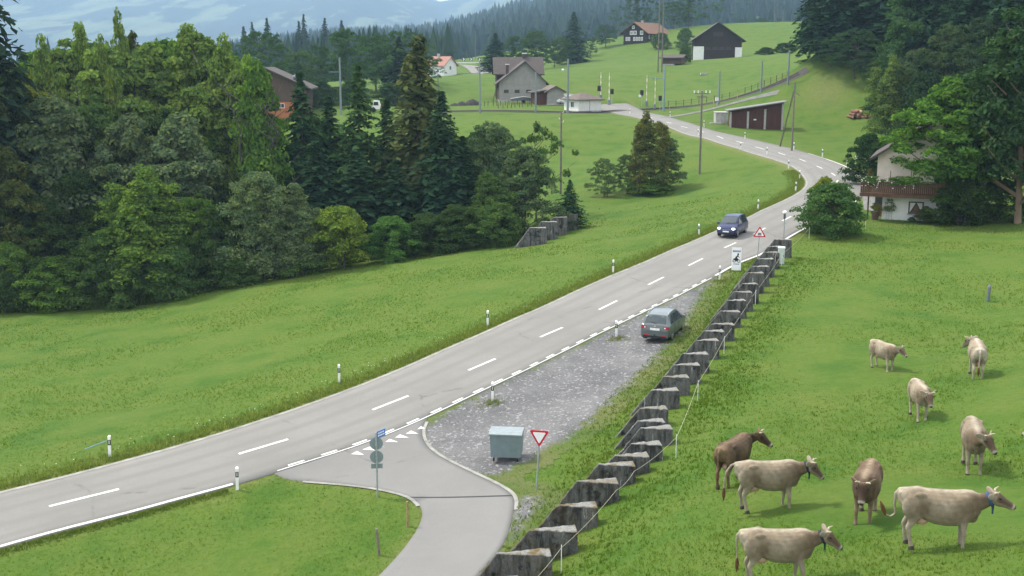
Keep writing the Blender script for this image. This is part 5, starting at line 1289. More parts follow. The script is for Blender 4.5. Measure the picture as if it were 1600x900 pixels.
# covered trailer, stakes, soil heap in front of the grey house
p, s_ = site(816, 160.5); p = gpt(p.x, p.y - 2.6); t = thing('covered_trailer', 'low flat trailer under a white edged tarpaulin against the grey house', 'trailer', p)
MB().prism([(-2.3, .55), (2.3, .7), (2.4, 1.05), (.2, 1.35), (-2.4, .95)], -.9, .9, 1).build('tarpaulin', plain('tarp', (.12, .12, .13), .7), t); MB().tube([(-2.4, -.92, .95), (.2, -.92, 1.37), (2.4, -.92, 1.07)], .06, 5).build('white_edge', M_FRAME, t); MB().b2((-2.1, -.7, .38), (2.1, .7, .6)).build('frame', M_STEEL, t)
for y in (-.8, .8): MB().disc((.2, y, .33), .33, (0, 1, 0), .18, 14).build('wheel', M_TYRE, t, 40)
t = thing('stake_fence', 'rows of short dark stakes in the grass before the grey house', 'fence', ground(800, 169)); o0 = t.location.copy()
for row, (ya, yb, n_) in enumerate([(166, 162.5, 13), (169.5, 166, 11)]):
    for k in range(n_):
        g = ground(757 + k * 6.4 + row * 22 + random.uniform(-1, 1), ya + (yb - ya) * k / n_); MB().tube([g - o0 - Vector((0, 0, .2)), g - o0 + Vector((random.uniform(-.05, .05), 0, .95))], .07, 5).build('stake', M_WOODB, t)
p = ground(722, 163.5); p2_ = ground(735, 164)
for (x, y, r, h, lab) in [(738, 164.5, 1.55, 1.25, 'dark heap of soil beside the mast, largest of three'), (722, 165, 1.2, .85, 'dark heap of soil, middle one of three'), (711, 165.5, 1.0, .6, 'dark heap of soil, leftmost and lowest of three')]:
    g = ground(x, y); mb = MB(); rg = np.random.default_rng(int(x)); V = []
    for i in range(7):
        for k in range(16):
            a = 2 * math.pi * k / 16; f = i / 6; V.append((r * (1 - f) * math.cos(a) * 1.25 * rg.uniform(.88, 1.1), r * (1 - f) * math.sin(a) * rg.uniform(.88, 1.1), h * math.sin(f * 1.57) * rg.uniform(.9, 1.06) - .05))
    mb.add(V, [(i * 16 + k, i * 16 + (k + 1) % 16, (i + 1) * 16 + (k + 1) % 16, (i + 1) * 16 + k) for i in range(6) for k in range(16)]); o = mb.build('soil_heap', plain('soil', (.035, .032, .032), .95, var=.4, scale=2.), None, 60); o.location = g; tag(o, lab, 'soil heap', 'soil heaps')
# --- brown gabled house behind the left wood
p = column(452, 213); s_ = FPX / 213; S_ = 1 / s_
t = thing('brown_house', 'brown boarded gable house with an orange brick base behind the left wood', 'house', p, math.radians(4))
def zz(py): return at_d(452, py, 213)[2] - p.z
gx0, gx1, gxr = -86 * S_, 28 * S_, -34 * S_
gable_wall(t, gx0, gx1, 0, 12, -2, zz(136), zz(107), M_WOODB, xr=gxr); gable_roof(t, gx0, gx1, 0, 12, zz(136), zz(107), 1.0, M_TILE, xr=gxr)
MB().b2((gx0 + .1, -.12, -2), (gx1 - .1, -.01, zz(159))).build('brick_base', M_BRICK, t); window(t, (-12 * S_, -.12, zz(165)), 1.15, .7, 'y', -1, M_FRAME)
MB().ball((-1.0 + 2.2, 2, zz(121)), .5, 10, 8).build('vent', plain('zinc', (.38, .41, .45)), t, 60)
# --- small white house by the far road
p = column(676, 425); s_ = FPX / 425; S_ = 1 / s_
t = thing('far_house', 'small white house with a pale red roof beside the far road', 'house', p, math.radians(-30))
gable_wall(t, -9, 0, 0, 7, -2, 4.3, 7.2, M_WALLW, along='x'); gable_roof(t, -9, 0, 0, 7, 4.3, 7.2, .7, M_TILEP, along='x')
t2 = t; t.rotation_euler = (0, 0, math.radians(-38)); t.location = column(694, 425)
window(t, (.0, 3.5, 3.2), .9, 1.3, 'x', 1, M_FRAME); window(t, (-3, 0, 2.2), 1.0, 1.2, 'y', -1, M_FRAME); window(t, (-6, 0, 2.2), 1.0, 1.2, 'y', -1, M_FRAME)
MB().b2((-6, 3.0, 6.5), (-5.2, 3.8, 8.4)).build('chimney', M_CONL, t)
# --- farmhouse on the hill
p = column(974, 428); s_ = FPX / 428; S_ = 1 / s_
t = thing('farmhouse', 'dark timber farmhouse with rows of white windows on the hilltop', 'house', p, math.radians(-30)); 
def zf(py): return at_d(990, py, 428)[2] - p.z
gw = 39 * S_; L_ = 21.
ze, zr = zf(50), zf(36)
gable_wall(t, 0, gw, 0, L_, -2, ze, zr, M_WOODD); gable_roof(t, 0, gw, 0, L_, ze, zr, 1.3, M_TILER, th=.3)
for x in (3.2, gw / 2, gw - 2.0): window(t, (x, 0, zf(51.5)), .8, 1.0, 'y', -1, M_FRAME, tw=.22)
window(t, (gw * .42, 0, zf(43)), .6, .8, 'y', -1, M_FRAME, tw=.2)
for k in range(7):
    if k != 2: window(t, (1.3 + k * 1.02, 0, zf(61)), .42, 1.0, 'y', -1, M_FRAME, cross=True, tw=.17)
for k in range(4): window(t, (gw, 2.5 + k * 3, zf(58)), .9, 1.2, 'x', 1, M_FRAME)
rf2 = MB().b2((gw * .5 - .35, 6, zr - .4), (gw * .5 + .35, 6.7, zr + 1.0)).build('chimney', M_CONL, t)
# --- the black barn with white corners
p, s_ = site(1084, 94); S_ = 1 / s_
t = thing('barn', 'large black timber barn with white plastered corner piers on the hillside', 'barn', p, math.radians(-6)); W = 73 * S_; ze, zr = 32 * S_, 57 * S_
gable_wall(t, 0, W, 0, 14, -2, ze, zr, M_WOODD); gable_roof(t, 0, W, 0, 14, ze, zr, 1.2, M_TILE, th=.25)
MB().b2((-.12, -.14, -2), (2.9, 1.5, 21 * S_)).build('pier', M_WALLW, t); MB().b2((W - 1.9, -.14, -2), (W + .12, 1.5, 19.5 * S_)).build('pier', M_WALLW, t)
MB().b2((2.95, -.07, 16 * S_), (W - 1.95, -.005, 16.6 * S_)).build('beam', M_WOODB, t)
for k in range(4): window(t, (4.1 + k * 2.05, 0, 18.5 * S_), 1.15, .42, 'y', -1, M_WOODB, cross=False)
for k in range(3): window(t, (W / 2 - 1.0 + k * 1.0, 0, 39.5 * S_), .62, 1.0, 'y', -1, M_WOODB, cross=True)
x = .35
while x < W - .3:
    zt_ = ze + (zr - ze) * (1 - abs(x - W / 2) / (W / 2)) - .4
    MB().b2((x, -.045, 22.5 * S_), (x + .42, -.004, min(zt_, 33 * S_))).build('board', M_WOODD, t); x += .52
# hut left of the barn
p, s_ = site(1033, 103); S_ = 1 / s_
t = thing('timber_hut', 'small dark timber hut on a pale base left of the black barn', 'hut', p, math.radians(-22)); W = 21 * S_
MB().b2((0, 0, -1.2), (W, 5, 2.6 * S_ + .1)).build('base', M_CONL, t); gable_wall(t, .05, W + 1.8, .06, 5, 2.6 * S_ + .1, 12.5 * S_, 16.2 * S_, M_WOODB, along='x'); gable_roof(t, .05, W + 1.8, .06, 5, 12.5 * S_, 16.2 * S_, .7, M_TILE, along='x')
# white car cab beyond the left wood, white cars at the grey shed
p = ground(588, 174.5); t = thing('loader_cab', 'white machine cab with a yellow bonnet in a gap of the left wood', 'loader', p)
MB().prism([(-.75, .5), (.75, .5), (.8, 1.2), (.55, 2.05), (-.45, 2.05), (-.75, 1.2)], -.7, .7, 1).build('cab', M_FRAME, t); MB().prism([(-.45, 1.2), (.55, 1.2), (.4, 1.85), (-.32, 1.85)], -.74, -.70, 1).build('window', M_WIN, t); MB().b2((.8, -.5, .4), (1.7, .5, .95)).build('bonnet', plain('yellow_paint', (.55, .33, .04), .5), t)
for x in (-.45, 1.2):
    for y in (-.6, .6): MB().disc((x, y, .4), .42, (0, 1, 0), .28, 14).build('wheel', M_TYRE, t, 40)
P_WH = car_paint('white_car_paint', (.66, .67, .68))
for (x, y, rz, lab) in [(884, 162.5, 200, 'white car partly hidden behind the crossing hut'), ]:
    g = ground(x, y); make_car('parked_car', lab, ST1, P_WH, (g.x, g.y, g.z + .05), math.radians(rz), (-1.29, 1.29), .325, rx1, True, True)
# guardrail and chevron boards on the far road
a, b = ground(712, 104), ground(775, 107); a = Vector((a.x, a.y + 4, a.z)); b = Vector((b.x, b.y + 4, b.z)); t = thing('guardrail', 'pale steel guardrail along the far road bend', 'guardrail', a)
a2, b2_ = column(711, 470), column(776, 470); t.location = a2; dv = b2_ - a2; zr_ = at_d(740, 98, 470)[2] - a2.z; zl_ = at_d(740, 104, 470)[2] - a2.z
MB().b2((0, -.05, zr_ - .18), (dv.x, .05, zr_ + .18)).build('rail', M_FRAME, t); MB().b2((0, -.3, -2), (dv.x, .3, zl_)).build('parapet', M_CONL, t)
for k in range(9): MB().b2((dv.x * k / 8 - .06, .06, -1), (dv.x * k / 8 + .06, .16, zr_)).build('post', M_STEEL, t)
for k, x in enumerate((724.5, 736, 749)):
    q = column(x, 476); zc = at_d(x, 92.5, 476)[2] - q.z; o = thing('chevron_board', ['leftmost white chevron board above the far guardrail', 'middle white chevron board above the far guardrail', 'rightmost white chevron board above the far guardrail'][k], 'road sign', q, 0, 'chevron boards')
    MB().tube([(0, .08, -1), (0, .08, zc + .4)], .05, 6).build('pole', M_STEEL, o); MB().b2((-.6, -.03, zc - .6), (.6, .03, zc + .6)).build('board', plain('board_navy', (.02, .03, .05), .6), o)
    MB().prism([(-.42, zc + .5), (.02, zc + .5), (.48, zc), (.02, zc - .5), (-.42, zc - .5), (.0, zc)], -.045, -.031, 1).build('chevron', M_SW, o)
# ------------------------------------------------------------------ level crossing and poles
M_CORTEN = plain('mast_grey', (.20, .23, .25), .6, .2, .1); M_YELP = plain('marker_orange', (.55, .30, .05), .6)
for k, (x, yt, yb, lab) in enumerate([(938.5,113,156,'raised barrier pole, far left one at the crossing'),(951.5,113,164,'raised barrier pole beside the white hut'),(1010,117,166,'raised barrier pole right of the road, farther one'),(1023,121,171,'raised barrier pole right of the road, nearer one')]):
    g = ground(x, yb); d = depth(g); h = at_d(x, yt, d)[2] - g.z; t = thing('crossing_barrier', lab, 'barrier', g, random.uniform(-.3, .3), 'raised level crossing barriers')
    b_ = MB().b2((-.22, -.25, -.2), (.22, .25, 1.0)).build('housing', M_CORTEN, t); MB().b2((-.30, -.08, .7), (-.22, .08, 1.25)).build('counterweight', M_STEEL, t)
    n_ = 8
    for q in range(n_): z0 = .9 + (h - .9) * q / n_; z1 = .9 + (h - .9) * (q + 1) / n_; MB().b2((-.055, -.05, z0), (.055, .05, z1 - .004)).build('band', M_SW if q % 2 == 0 else plain('faded_red', (.62, .42, .36), .6), t)
for k, (x, y, lab) in enumerate([(956,163,'black signal head on a post left of the road at the crossing'),(1002.5,165,'black signal head with a white disc right of the road'),(1031,174,'black framed signal box nearest the track path'),(936,158,'black signal head half hidden by the hut roof')]):
    g = ground(x, y); t = thing('crossing_signal', lab, 'signal', g, 0, 'level crossing signals'); MB().tube([(0, 0, -.2), (0, 0, 2.4)], .06, 6).build('pole', M_STEEL, t); MB().b2((-.3, -.12, 2.0), (.3, .12, 2.95)).build('head', M_INK, t); MB().b2((-.34, .125, 1.96), (.34, .15, 3.0)).build('backboard', M_STEEL if k == 2 else M_INK, t)
    for z in (2.25, 2.68): MB().disc((0, -.13, z), .12, (0, 1, 0), .03, 12).build('lamp', plain('lamp_dark', (.06, .02, .02), .3), t)
    if k == 1: MB().disc((-.42, -.16, 1.9), .26, (0, 1, 0), .03, 16).build('disc', M_SW, t)
def pole(x, yb, yt, r, mat, lab, name='utility_pole', cat='pole', arms=(), d=None, top=True):
    g = ground(x, yb) if d is None else column(x, d); dd = depth(g); h = at_d(x, yt, dd)[2] - g.z; t = thing(name, lab, cat, g)
    MB().tube([(0, 0, -.5), (0, 0, h * .5), (0, 0, h)], [r * 1.15, r, r * .8], 8).build('shaft', mat, t, 40)
    for z, l0, l1, ins in arms:
        a = MB().b2((l0, -.06, h - z - .06), (l1, .06, h - z + .06)).build('arm', mat, t)
        for q in np.linspace(l0, l1, ins) if ins else (): MB().tube([(q, 0, h - z + .06), (q, 0, h - z + .36)], [.06, .08], 6).build('insulator', M_SW, a)
    return t, h
M_PW_ = plain('pole_wood', (.16, .145, .125), .9, var=.2, scale=4.)
pole(1093, 272, 141, .13, M_PW_, 'tall wooden pole with a crossarm of insulators left of the road', arms=((.35, -.95, .95, 5), (.75, -.6, .6, 0)))
t, h = pole(876, 303, 172, .12, M_PW_, 'tall bare wooden pole in the meadow right of the left wood')
for z, x in ((h - .2, .25), (h - 1.0, -.25), (h - 1.4, .25)): MB().tube([(0, 0, z), (x, 0, z), (x, 0, z + .18)], [.03, .03, .06], 6).build('insulator', M_SW, t)
t, h = pole(1237, 236, 128, .12, M_PW_, 'wooden pole with a slanting brace behind the open shed'); g = t.location; q = ground(1218, 229); MB().tube([q - g - Vector((0, 0, .3)), Vector((0, 0, h * .92))], [.11, .09], 7).build('brace', M_PW_, t, 40); MB().tube([(0, 0, h - 1.2), (.7, 0, h - 1.7)], .04, 5).build('arm', M_PW_, t)
pole(750, 177, 97, .16, M_CORTEN, 'grey railway mast with a long arm to the left of the grey house', 'railway_mast', 'mast', ((2.0, -4.0, 0, 0),))
t, h = pole(887, 177, 92, .20, M_CORTEN, 'thick grey railway mast with a lamp between shed and hut', 'railway_mast', 'mast'); MB().tube([(0, 0, h - 2.2), (-.9, 0, h - 1.9)], .04, 5).build('lamp_arm', M_STEEL, t); MB().ball((-.95, -.1, h - 1.95), .22, 8, 6).build('lamp', M_SW, t, 60)
pole(837, 176, 112, .16, M_CORTEN, 'slim grey railway mast in front of the annex shed', 'railway_mast', 'mast')
pole(1037, 174, 104, .18, plain('mast_blue', (.20, .29, .33), .6, .2), 'bluish railway mast with an arm over the barrier poles', 'railway_mast', 'mast', ((2.2, -2.4, 0, 0),))
pole(1123, 163, 111, .17, M_CORTEN, 'grey railway mast before the meadow below the barn', 'railway_mast', 'mast'); pole(1189, 144, 95, .16, M_CORTEN, 'grey railway mast right of the one below the barn', 'railway_mast', 'mast'); pole(1231, 133, 78, .16, M_CORTEN, 'grey railway mast nearest the forest', 'railway_mast', 'mast')
pole(685, 178, 115, .13, M_PW_, 'dark wooden pole right of the huge olive spruce'); t, h = pole(533, None, 90, .18, M_CORTEN, 'pale mast with a short arm above the left wood', 'railway_mast', 'mast', ((2.6, -2.1, 0, 0),), d=214)
t, h = pole(1028, 113, -12, .16, M_PW_, 'left one of the twin high poles on the hill meadow'); pole(1034, 113, -14, .16, M_PW_, 'right one of the twin high poles on the hill meadow')
pole(743, None, 48, .12, M_PW_, 'thin far pole above the guardrail', d=500); pole(1209, None, 8, .14, M_PW_, 'far pole on the skyline meadow near the forest, left one', d=500); pole(1223, None, 18, .14, M_PW_, 'far pole on the skyline meadow near the forest, right one', d=480)
t, h = pole(770, 159, 130, .09, M_PW_, 'slanting dark prop pole at the left corner of the grey house'); t.rotation_euler = (0, math.radians(14), 0)
# fence along the railway and orange markers
t = thing('track_fence', 'low dark post fence following the railway up to the forest', 'fence', ground(1110, 158)); o0 = t.location.copy(); prev = None
FP_ = [(1044,168),(1056,167.5),(1068,166.5),(1080,165),(1092,163.5),(1104,162),(1116,160),(1128,157.5),(1140,154.5),(1152,151),(1164,147.5),(1174,144),(1184,140.5),(1194,136.5),(1204,132.5),(1213,129),(1222,125.5),(1230,122)]
for x, y in FP_:
    g = ground(x, y - 1.5) - o0; MB().b2((g.x - .05, g.y - .05, g.z - .3), (g.x + .05, g.y + .05, g.z + 1.15)).build('fence_post', M_WOODB, t)
    if prev is not None:
        for z in (.5, .95): MB().tube([prev + Vector((0, 0, z)), g + Vector((0, 0, z))], .02, 4).build('wire', M_WOODB, t)
    prev = g
for x, y, lab in [(1046,172,'orange topped marker post by the track path'),(1115,167,'orange marker post along the railway, left of the white box'),(1152,153,'orange marker post along the railway, upper one')]:
    g = ground(x, y); o = MB().tube([(0, 0, -.2), (0, 0, 1.3)], .06, 6).build('track_marker', M_YELP, None, 40); o.location = g; tag(o, lab, 'marker post')
g = ground(1120, 166); t = thing('track_box', 'small white box on a post beside the railway mast', 'box', g); MB().tube([(0, 0, -.2), (0, 0, 1.0)], .07, 6).build('post', M_STEEL, t); MB().b2((-.28, -.2, 1.0), (.28, .2, 1.55)).build('case', M_FRAME, t)
g = ground(1100, 117); o = MB().prism([(-.9, 0), (.9, 0), (.75, .5), (-.8, .45)], -.5, .5, 1).build('white_slab', M_CONL); o.location = g; tag(o, 'small white slab lying in the meadow below the barn', 'slab')
# log pile at the forest foot
LG = []
rg = np.random.default_rng(3); M_LOGA = plain('log_end', (.36, .24, .15), .9, var=.25); M_LOGB = plain('log_red', (.17, .075, .05), .9, var=.3)
k = 0
for row, n_ in ((0, 6), (1, 4), (2, 2)):
    for j in range(n_):
        g = ground(1328 + j * 5.4 + row * 4, 184.5 - .0 * row); r = .26; k += 1
        o = MB().tube([(0, -1.1, 0), (0, 1.1, 0)], [r * rg.uniform(.8, 1.15)] * 2, 9).build('log', M_LOGB if (j > 3 or rg.random() < .4) else M_LOGA, None, 40); o.location = (g.x, g.y, g.z + .22 + row * .42); o.rotation_euler = (0, rg.uniform(-.2, .2), rg.uniform(-.6, .6)); tag(o, 'cut log lying in the pile at the foot of the right forest', 'log', 'logs of the pile at the forest foot')
# ------------------------------------------------------------------ cows
M_COAT = M_coat(); M_HORN = plain('horn', (.36, .31, .22), .5, var=.2, scale=12.); M_COLLAR = plain('collar_strap', (.02, .03, .045), .7); M_COLB = plain('collar_blue', (.03, .07, .16), .7); M_BELL = plain('bell', (.16, .11, .05), .4, .7); M_HOOF = plain('hoof', (.05, .042, .035), .8); M_TUFT = plain('tail_hair', (.10, .045, .02), .95, var=.3); M_EYE = plain('eye', (.01, .008, .006), .15); M_NOSE = plain('nose', (.025, .022, .022), .4); M_UDD = plain('udder_skin', (.46, .30, .22), .7, var=.12)
def ring_loft(rings, n=16):
    """rings: (centre, right vec, up vec, rx, rz_up, rz_down)"""
    V, Fc = [], []
    for c, r, u, rx, ru, rd in rings:
        for k in range(n):
            a = 2 * math.pi * k / n; ca, sa = math.cos(a), math.sin(a)
            e = .86 if abs(sa * ca) > .3 else 1.0
            V.append(tuple(c + r * rx * math.copysign(abs(ca) ** .85, ca) + u * (ru if sa > 0 else rd) * math.copysign(abs(sa) ** .85, sa)))
    for i in range(len(rings) - 1):
        for k in range(n): Fc.append((i * n + k, i * n + (k + 1) % n, (i + 1) * n + (k + 1) % n, (i + 1) * n + k))
    Fc += [tuple(range(n - 1, -1, -1)), tuple((len(rings) - 1) * n + k for k in range(n))]
    return V, Fc
def cow(label, px, py, hgt, yaw, head_yaw=0, head_pitch=35, neck_up=.0, base=(.36,.27,.17), dark=(.16,.10,.06), light=(.60,.52,.40), legs=(0, 0, 0, 0), tail='down', collar=None, scale=None, dorsal=.8, group='brown cattle on the pasture', shadow=0):
    p = ground(px, py); d = depth(p); s = scale or max(.86, min(1.12, hgt / FPX * d / 1.42))
    t = thing('cow', label, 'cow', p, math.radians(yaw) - math.atan((px - 800) / FPX), group); t.scale = (s, s, s)
    Y = Vector((0, 1, 0)); Z = Vector((0, 0, 1)); mb = MB(); src = []      # src: colour sample points
    def addc(V, Fc, fn):
        mb.add(V, Fc); src.extend([(v, fn(Vector(v))) for v in V])
    b, dk, lt = [np.array(c) * np.array((.56, .54, .51)) for c in (base, dark, light)]
    def trunkcol(v):
        c = b.copy()
        if v.x > .32: c = c * (1 - .7 * min(1, (v.x - .32) / .35)) + dk * 1.25 * .7 * min(1, (v.x - .32) / .35)
        k = max(0, min(1, (v.z - 1.33) / .06)) * max(0, 1 - abs(v.y) / .13); c = c * (1 - k * dorsal) + lt * k * dorsal
        k = max(0, min(1, (.80 - v.z) / .22)) * .55; c = c * (1 - k) + lt * .9 * k
        k = max(0, 1 - ((v.x - .02) / .42) ** 2 - ((v.z - 1.08) / .20) ** 2) * .40; c = c * (1 - k) + lt * .85 * k
        k = max(0, 1 - ((v.x - .30) / .16) ** 2 - ((v.z - .95) / .3) ** 2) * .35; c = c * (1 - k) + dk * 1.15 * k
        k = max(0, min(1, (-.72 - v.x) / .2)) * .55; c = c * (1 - k) + lt * k
        # darker flank and thigh patch of the coat, with the hollow's side shading painted in
        k = max(0, 1 - ((v.x + .42) / .2) ** 2 - ((v.z - 1.0) / .22) ** 2) * .62; c = c * (1 - k) + dk * 1.1 * k
        return c
    R = []
    for x, zc, w, u, dn in [(-.98,1.26,.05,.07,.10),(-.95,1.22,.13,.13,.20),(-.86,1.16,.215,.20,.27),(-.74,1.12,.255,.255,.30),(-.58,1.10,.275,.31,.34),(-.40,1.07,.295,.315,.40),(-.18,1.03,.335,.345,.44),(.06,1.02,.355,.36,.455),(.28,1.03,.33,.365,.45),(.46,1.06,.275,.37,.43),(.60,1.09,.225,.335,.40),(.72,1.12,.17,.255,.32),(.80,1.13,.10,.16,.22)]:
        R.append((Vector((x, 0, zc)), Y, Z, w, u, dn))
    addc(*ring_loft(R, 20), trunkcol)
    # hip bones, pin bones, shoulder blades, thighs
    def ball(c, r, fn): m = MB().ball(c, r, 12, 9); addc(m.v, m.f, fn)
    for sy in (-1, 1):
        ball((-.50, sy * .225, 1.285), (.13, .055, .075), trunkcol); ball((-.90, sy * .11, 1.27), (.07, .045, .06), trunkcol)
        ball((.46, sy * .19, 1.12), (.17, .10, .26), trunkcol); ball((-.66, sy * .20, 1.0), (.23, .12, .30), trunkcol)
    ball((.46, 0, 1.36), (.26, .07, .075), trunkcol)
    ball((.64, 0, .86), (.13, .06, .20), lambda v: b * .75 + lt * .12)
    # neck and head
    hy, hp = math.radians(head_yaw), math.radians(head_pitch)
    n0 = Vector((.60, 0, 1.17)); ny = hy * .55
    P3 = n0 + Vector((math.cos(ny) * .44, math.sin(ny) * .44, .16 + neck_up)) ; P1 = n0 + Vector((.22, 0, .04 + neck_up * .2)); 
    hd = Vector((math.cos(hy) * math.cos(hp), math.sin(hy) * math.cos(hp), -math.sin(hp))); hs = Vector((-math.sin(hy), math.cos(hy), 0)); hu = hs.cross(hd) * -1
    if hu.z < 0: hu = -hu
    NR = []
    for f in np.linspace(0, 1, 6):
        c = n0 * (1 - f) ** 2 + P1 * 2 * f * (1 - f) + P3 * f * f; a = ny * f; r = Vector((-math.sin(a), math.cos(a), 0)); tn = ((P1 - n0) * (1 - f) + (P3 - P1) * f).normalized(); u = (r.cross(tn) * -1); u = u if u.z > 0 else -u
        NR.append((c, r, u, .165 - .075 * f, .21 - .10 * f, .27 - .13 * f))
    addc(*ring_loft(NR, 16), lambda v: (dk * 1.15 * .75 + b * .25) if v.z > P3.z - .33 else (b * .5 + lt * .4))
    hb = P3 + hd * -.04 + hu * .03
    HR = []; hl = [(0, .085, .085, .10), (.06, .105, .10, .12), (.14, .115, .095, .125), (.21, .108, .085, .115), (.30, .082, .07, .09), (.38, .068, .06, .07), (.44, .072, .06, .068), (.49, .070, .055, .062), (.525, .05, .04, .045)]
    for q, w, u, dn in hl: HR.append((hb + hd * q * 1.0 - hu * .10 * q, hs, hu, w * 1.25, u * 1.25, dn * 1.38))
    def headcol(v):
        q = (v - hb).dot(hd); side = abs((v - hb).dot(hs))
        if q > .45: return np.array([.30, .27, .22])
        c = dk * .9 if q > .12 else (dk * .5 + b * .5)
        if (v - hb).dot(hu) < -.05: c = b * .8 + lt * .15
        if q < .05 and (v - hb).dot(hu) > .04: c = b * .6 + lt * .35
        return c
    addc(*ring_loft(HR, 16), headcol)
    for sy in (-1, 1):
        ball(tuple(hb + hd * .16 + hs * sy * .085 + hu * .035), (.05, .05, .045), headcol)
        e0 = hb + hd * .04 + hs * sy * .09 + hu * .015; ER = []
        ed = (hs * sy * .85 + hu * -.06 - hd * .62).normalized()
        for f, w, th in ((0, .040, .030), (.3, .078, .027), (.65, .088, .025), (.9, .058, .022), (1.0, .02, .015)): ER.append((e0 + ed * .27 * f, (hd * .35 - hu * .95).normalized(), (hd * .95 + hu * .35).normalized(), w, th, th))
        addc(*ring_loft(ER, 10), lambda v: lt * .55 + b * .25)
    # legs
    dz = .0
    def leg(joints, fn):
        V = []; pts = [Vector(j[0]) for j in joints]; RR = []
        for i, (c, ra, rb) in enumerate(joints):
            RR.append((Vector(c), Vector((1, 0, 0)), Y, ra, rb, rb))
        addc(*ring_loft(RR, 12), fn)
    def legcol(v):
        f = max(0, min(1, (v.z - .15) / .75)); c = (b * .55 + lt * .42) * (1 - f) + trunkcol(v) * f
        return c
    hoofs = []
    for i, sy in enumerate((-1, 1)):
        q = legs[i]; y = sy * .165
        leg([((.46, sy * .19, 1.05), .15, .085), ((.44, sy * .185, .84), .115, .08), ((.45 + q * .3, y, .66), .082, .066), ((.455 + q * .6, y, .50), .062, .055), ((.465 + q * .7, y, .42), .058, .056), ((.46 + q * .8, y, .33), .044, .044), ((.455 + q * .95, y, .18), .038, .040), ((.465 + q, y, .12), .046, .046), ((.48 + q, y, .07), .048, .048), ((.49 + q, y, .02), .058, .052)], legcol); hoofs.append((.495 + q, y))
        q = legs[i + 2]; y = sy * .165
        leg([((-.66, sy * .17, 1.08), .24, .11), ((-.62, sy * .185, .90), .21, .115), ((-.60 + q * .2, sy * .18, .76), .155, .095), ((-.66 + q * .4, y, .62), .098, .07), ((-.735 + q * .55, y, .50), .070, .052), ((-.745 + q * .65, y, .44), .060, .047), ((-.725 + q * .75, y, .34), .046, .042), ((-.70 + q * .95, y, .18), .042, .042), ((-.685 + q, y, .12), .050, .048), ((-.67 + q, y, .07), .05, .05), ((-.66 + q, y, .02), .06, .054)], legcol); hoofs.append((-.655 + q, y))
    # tail root
    tp = {'down': [(-.94,0,1.31),(-1.02,0,1.22),(-1.03,.01,1.0),(-1.01,.01,.75),(-1.0,.02,.58)], 'swing': [(-.94,0,1.31),(-1.05,.0,1.27),(-1.17,.02,1.08),(-1.22,.03,.80),(-1.22,.03,.58)], 'curl': [(-.94,0,1.31),(-1.02,0,1.22),(-1.03,.01,.95),(-1.0,.02,.72),(-1.10,.04,.63),(-1.22,.05,.68)]}[tail]
    m = MB().tube(tp, np.linspace(.038, .022, len(tp)), 8); addc(m.v, m.f, lambda v: (b * .5 + lt * .5))
    body = mb.build('body', M_COAT, t)
    finalize(body, [('REMESH', dict(mode='VOXEL', voxel_size=.017)), ('SMOOTH', dict(factor=.5, iterations=5))])
    me = body.data
    rgc = np.random.default_rng(int(px))
    if not me.materials: me.materials.append(M_COAT)
    me.polygons.foreach_set('use_smooth', [True] * len(me.polygons))
    kd = kdtree.KDTree(len(src))
    for i, (v, c) in enumerate(src): kd.insert(v, i)
    kd.balance(); colr = np.ones((len(me.vertices), 4), np.float32)
    for i, v in enumerate(me.vertices):
        acc_, ws = np.zeros(3), 0
        for co, idx, ds in kd.find_n(v.co, 4): w = 1 / (ds + .015) ** 2; acc_ += w * src[idx][1]; ws += w
        colr[i, :3] = acc_ / ws * (1 + .10 * math.sin(v.co.x * 9 + px) * math.sin(v.co.z * 11 + v.co.y * 4) + .05 * math.sin(v.co.x * 31 + v.co.z * 23))
    ca = me.color_attributes.new('coat', 'FLOAT_COLOR', 'POINT'); ca.data.foreach_set('color', colr.ravel())
    # parts
    for x, y in hoofs: MB().tube([(x, y, -.03), (x - .005, y, .065)], [.066, .054], 10).build('hoof', M_HOOF, t, 40)
    for sy in (-1, 1):
        h0 = hb + hd * .02 + hs * sy * .075 + hu * .08
        MB().tube([h0, h0 + hs * sy * .07 + hu * .03, h0 + hs * sy * .10 + hu * .075 + hd * .03, h0 + hs * sy * .095 + hu * .115 + hd * .045], [.030, .025, .017, .006], 8).build('horn', M_HORN, t, 60)
        MB().ball(tuple(hb + hd * .155 + hs * sy * .140 + hu * .034), .024, 8, 6).build('eye', M_EYE, t, 60)
    MB().ball(tuple(hb + hd * .505 - hu * .052), (.055, .06, .052), 10, 8).build('nose', M_NOSE, t, 60)
    e = Vector(tp[-1]); pv = Vector(tp[-2]); dr = (e - pv).normalized() if tail == 'curl' else Vector((0, 0, -1))
    if tail == 'curl': dr = Vector((-.35, 0, .9))
    MB().tube([e - dr * .04, e + dr * .08, e + dr * .2, e + dr * .33], [.022, .05, .042, .01], 8).build('tail_tuft', M_TUFT, t, 60)
    mbu = MB().ball((-.46, 0, .66), (.20, .15, .13), 14, 10)
    for x in (-.52, -.38):
        for y in (-.07, .07): mbu.tube([(x, y, .58), (x, y, .50)], [.022, .014], 6)
    mbu.build('udder', M_UDD, t, 60)
    if collar:
        c, r, u = NR[4][0], NR[4][1], NR[4][2]; cw, cu, cd = NR[4][3] + .018, NR[4][4] + .02, NR[4][5] + .05
        pts = [c + r * cw * math.cos(a) + u * (cu if math.sin(a) > 0 else cd) * math.sin(a) for a in np.linspace(0, 2 * math.pi, 25)]
        tn = r.cross(u).normalized(); mbc = MB(); V = []
        for q in pts: V += [q - tn * .03, q + tn * .03]
        mbc.add(V, [(2 * i, 2 * i + 1, 2 * i + 3, 2 * i + 2) for i in range(24)]); co = mbc.build('collar', M_COLB if collar == 'blue' else M_COLLAR, t, 60)
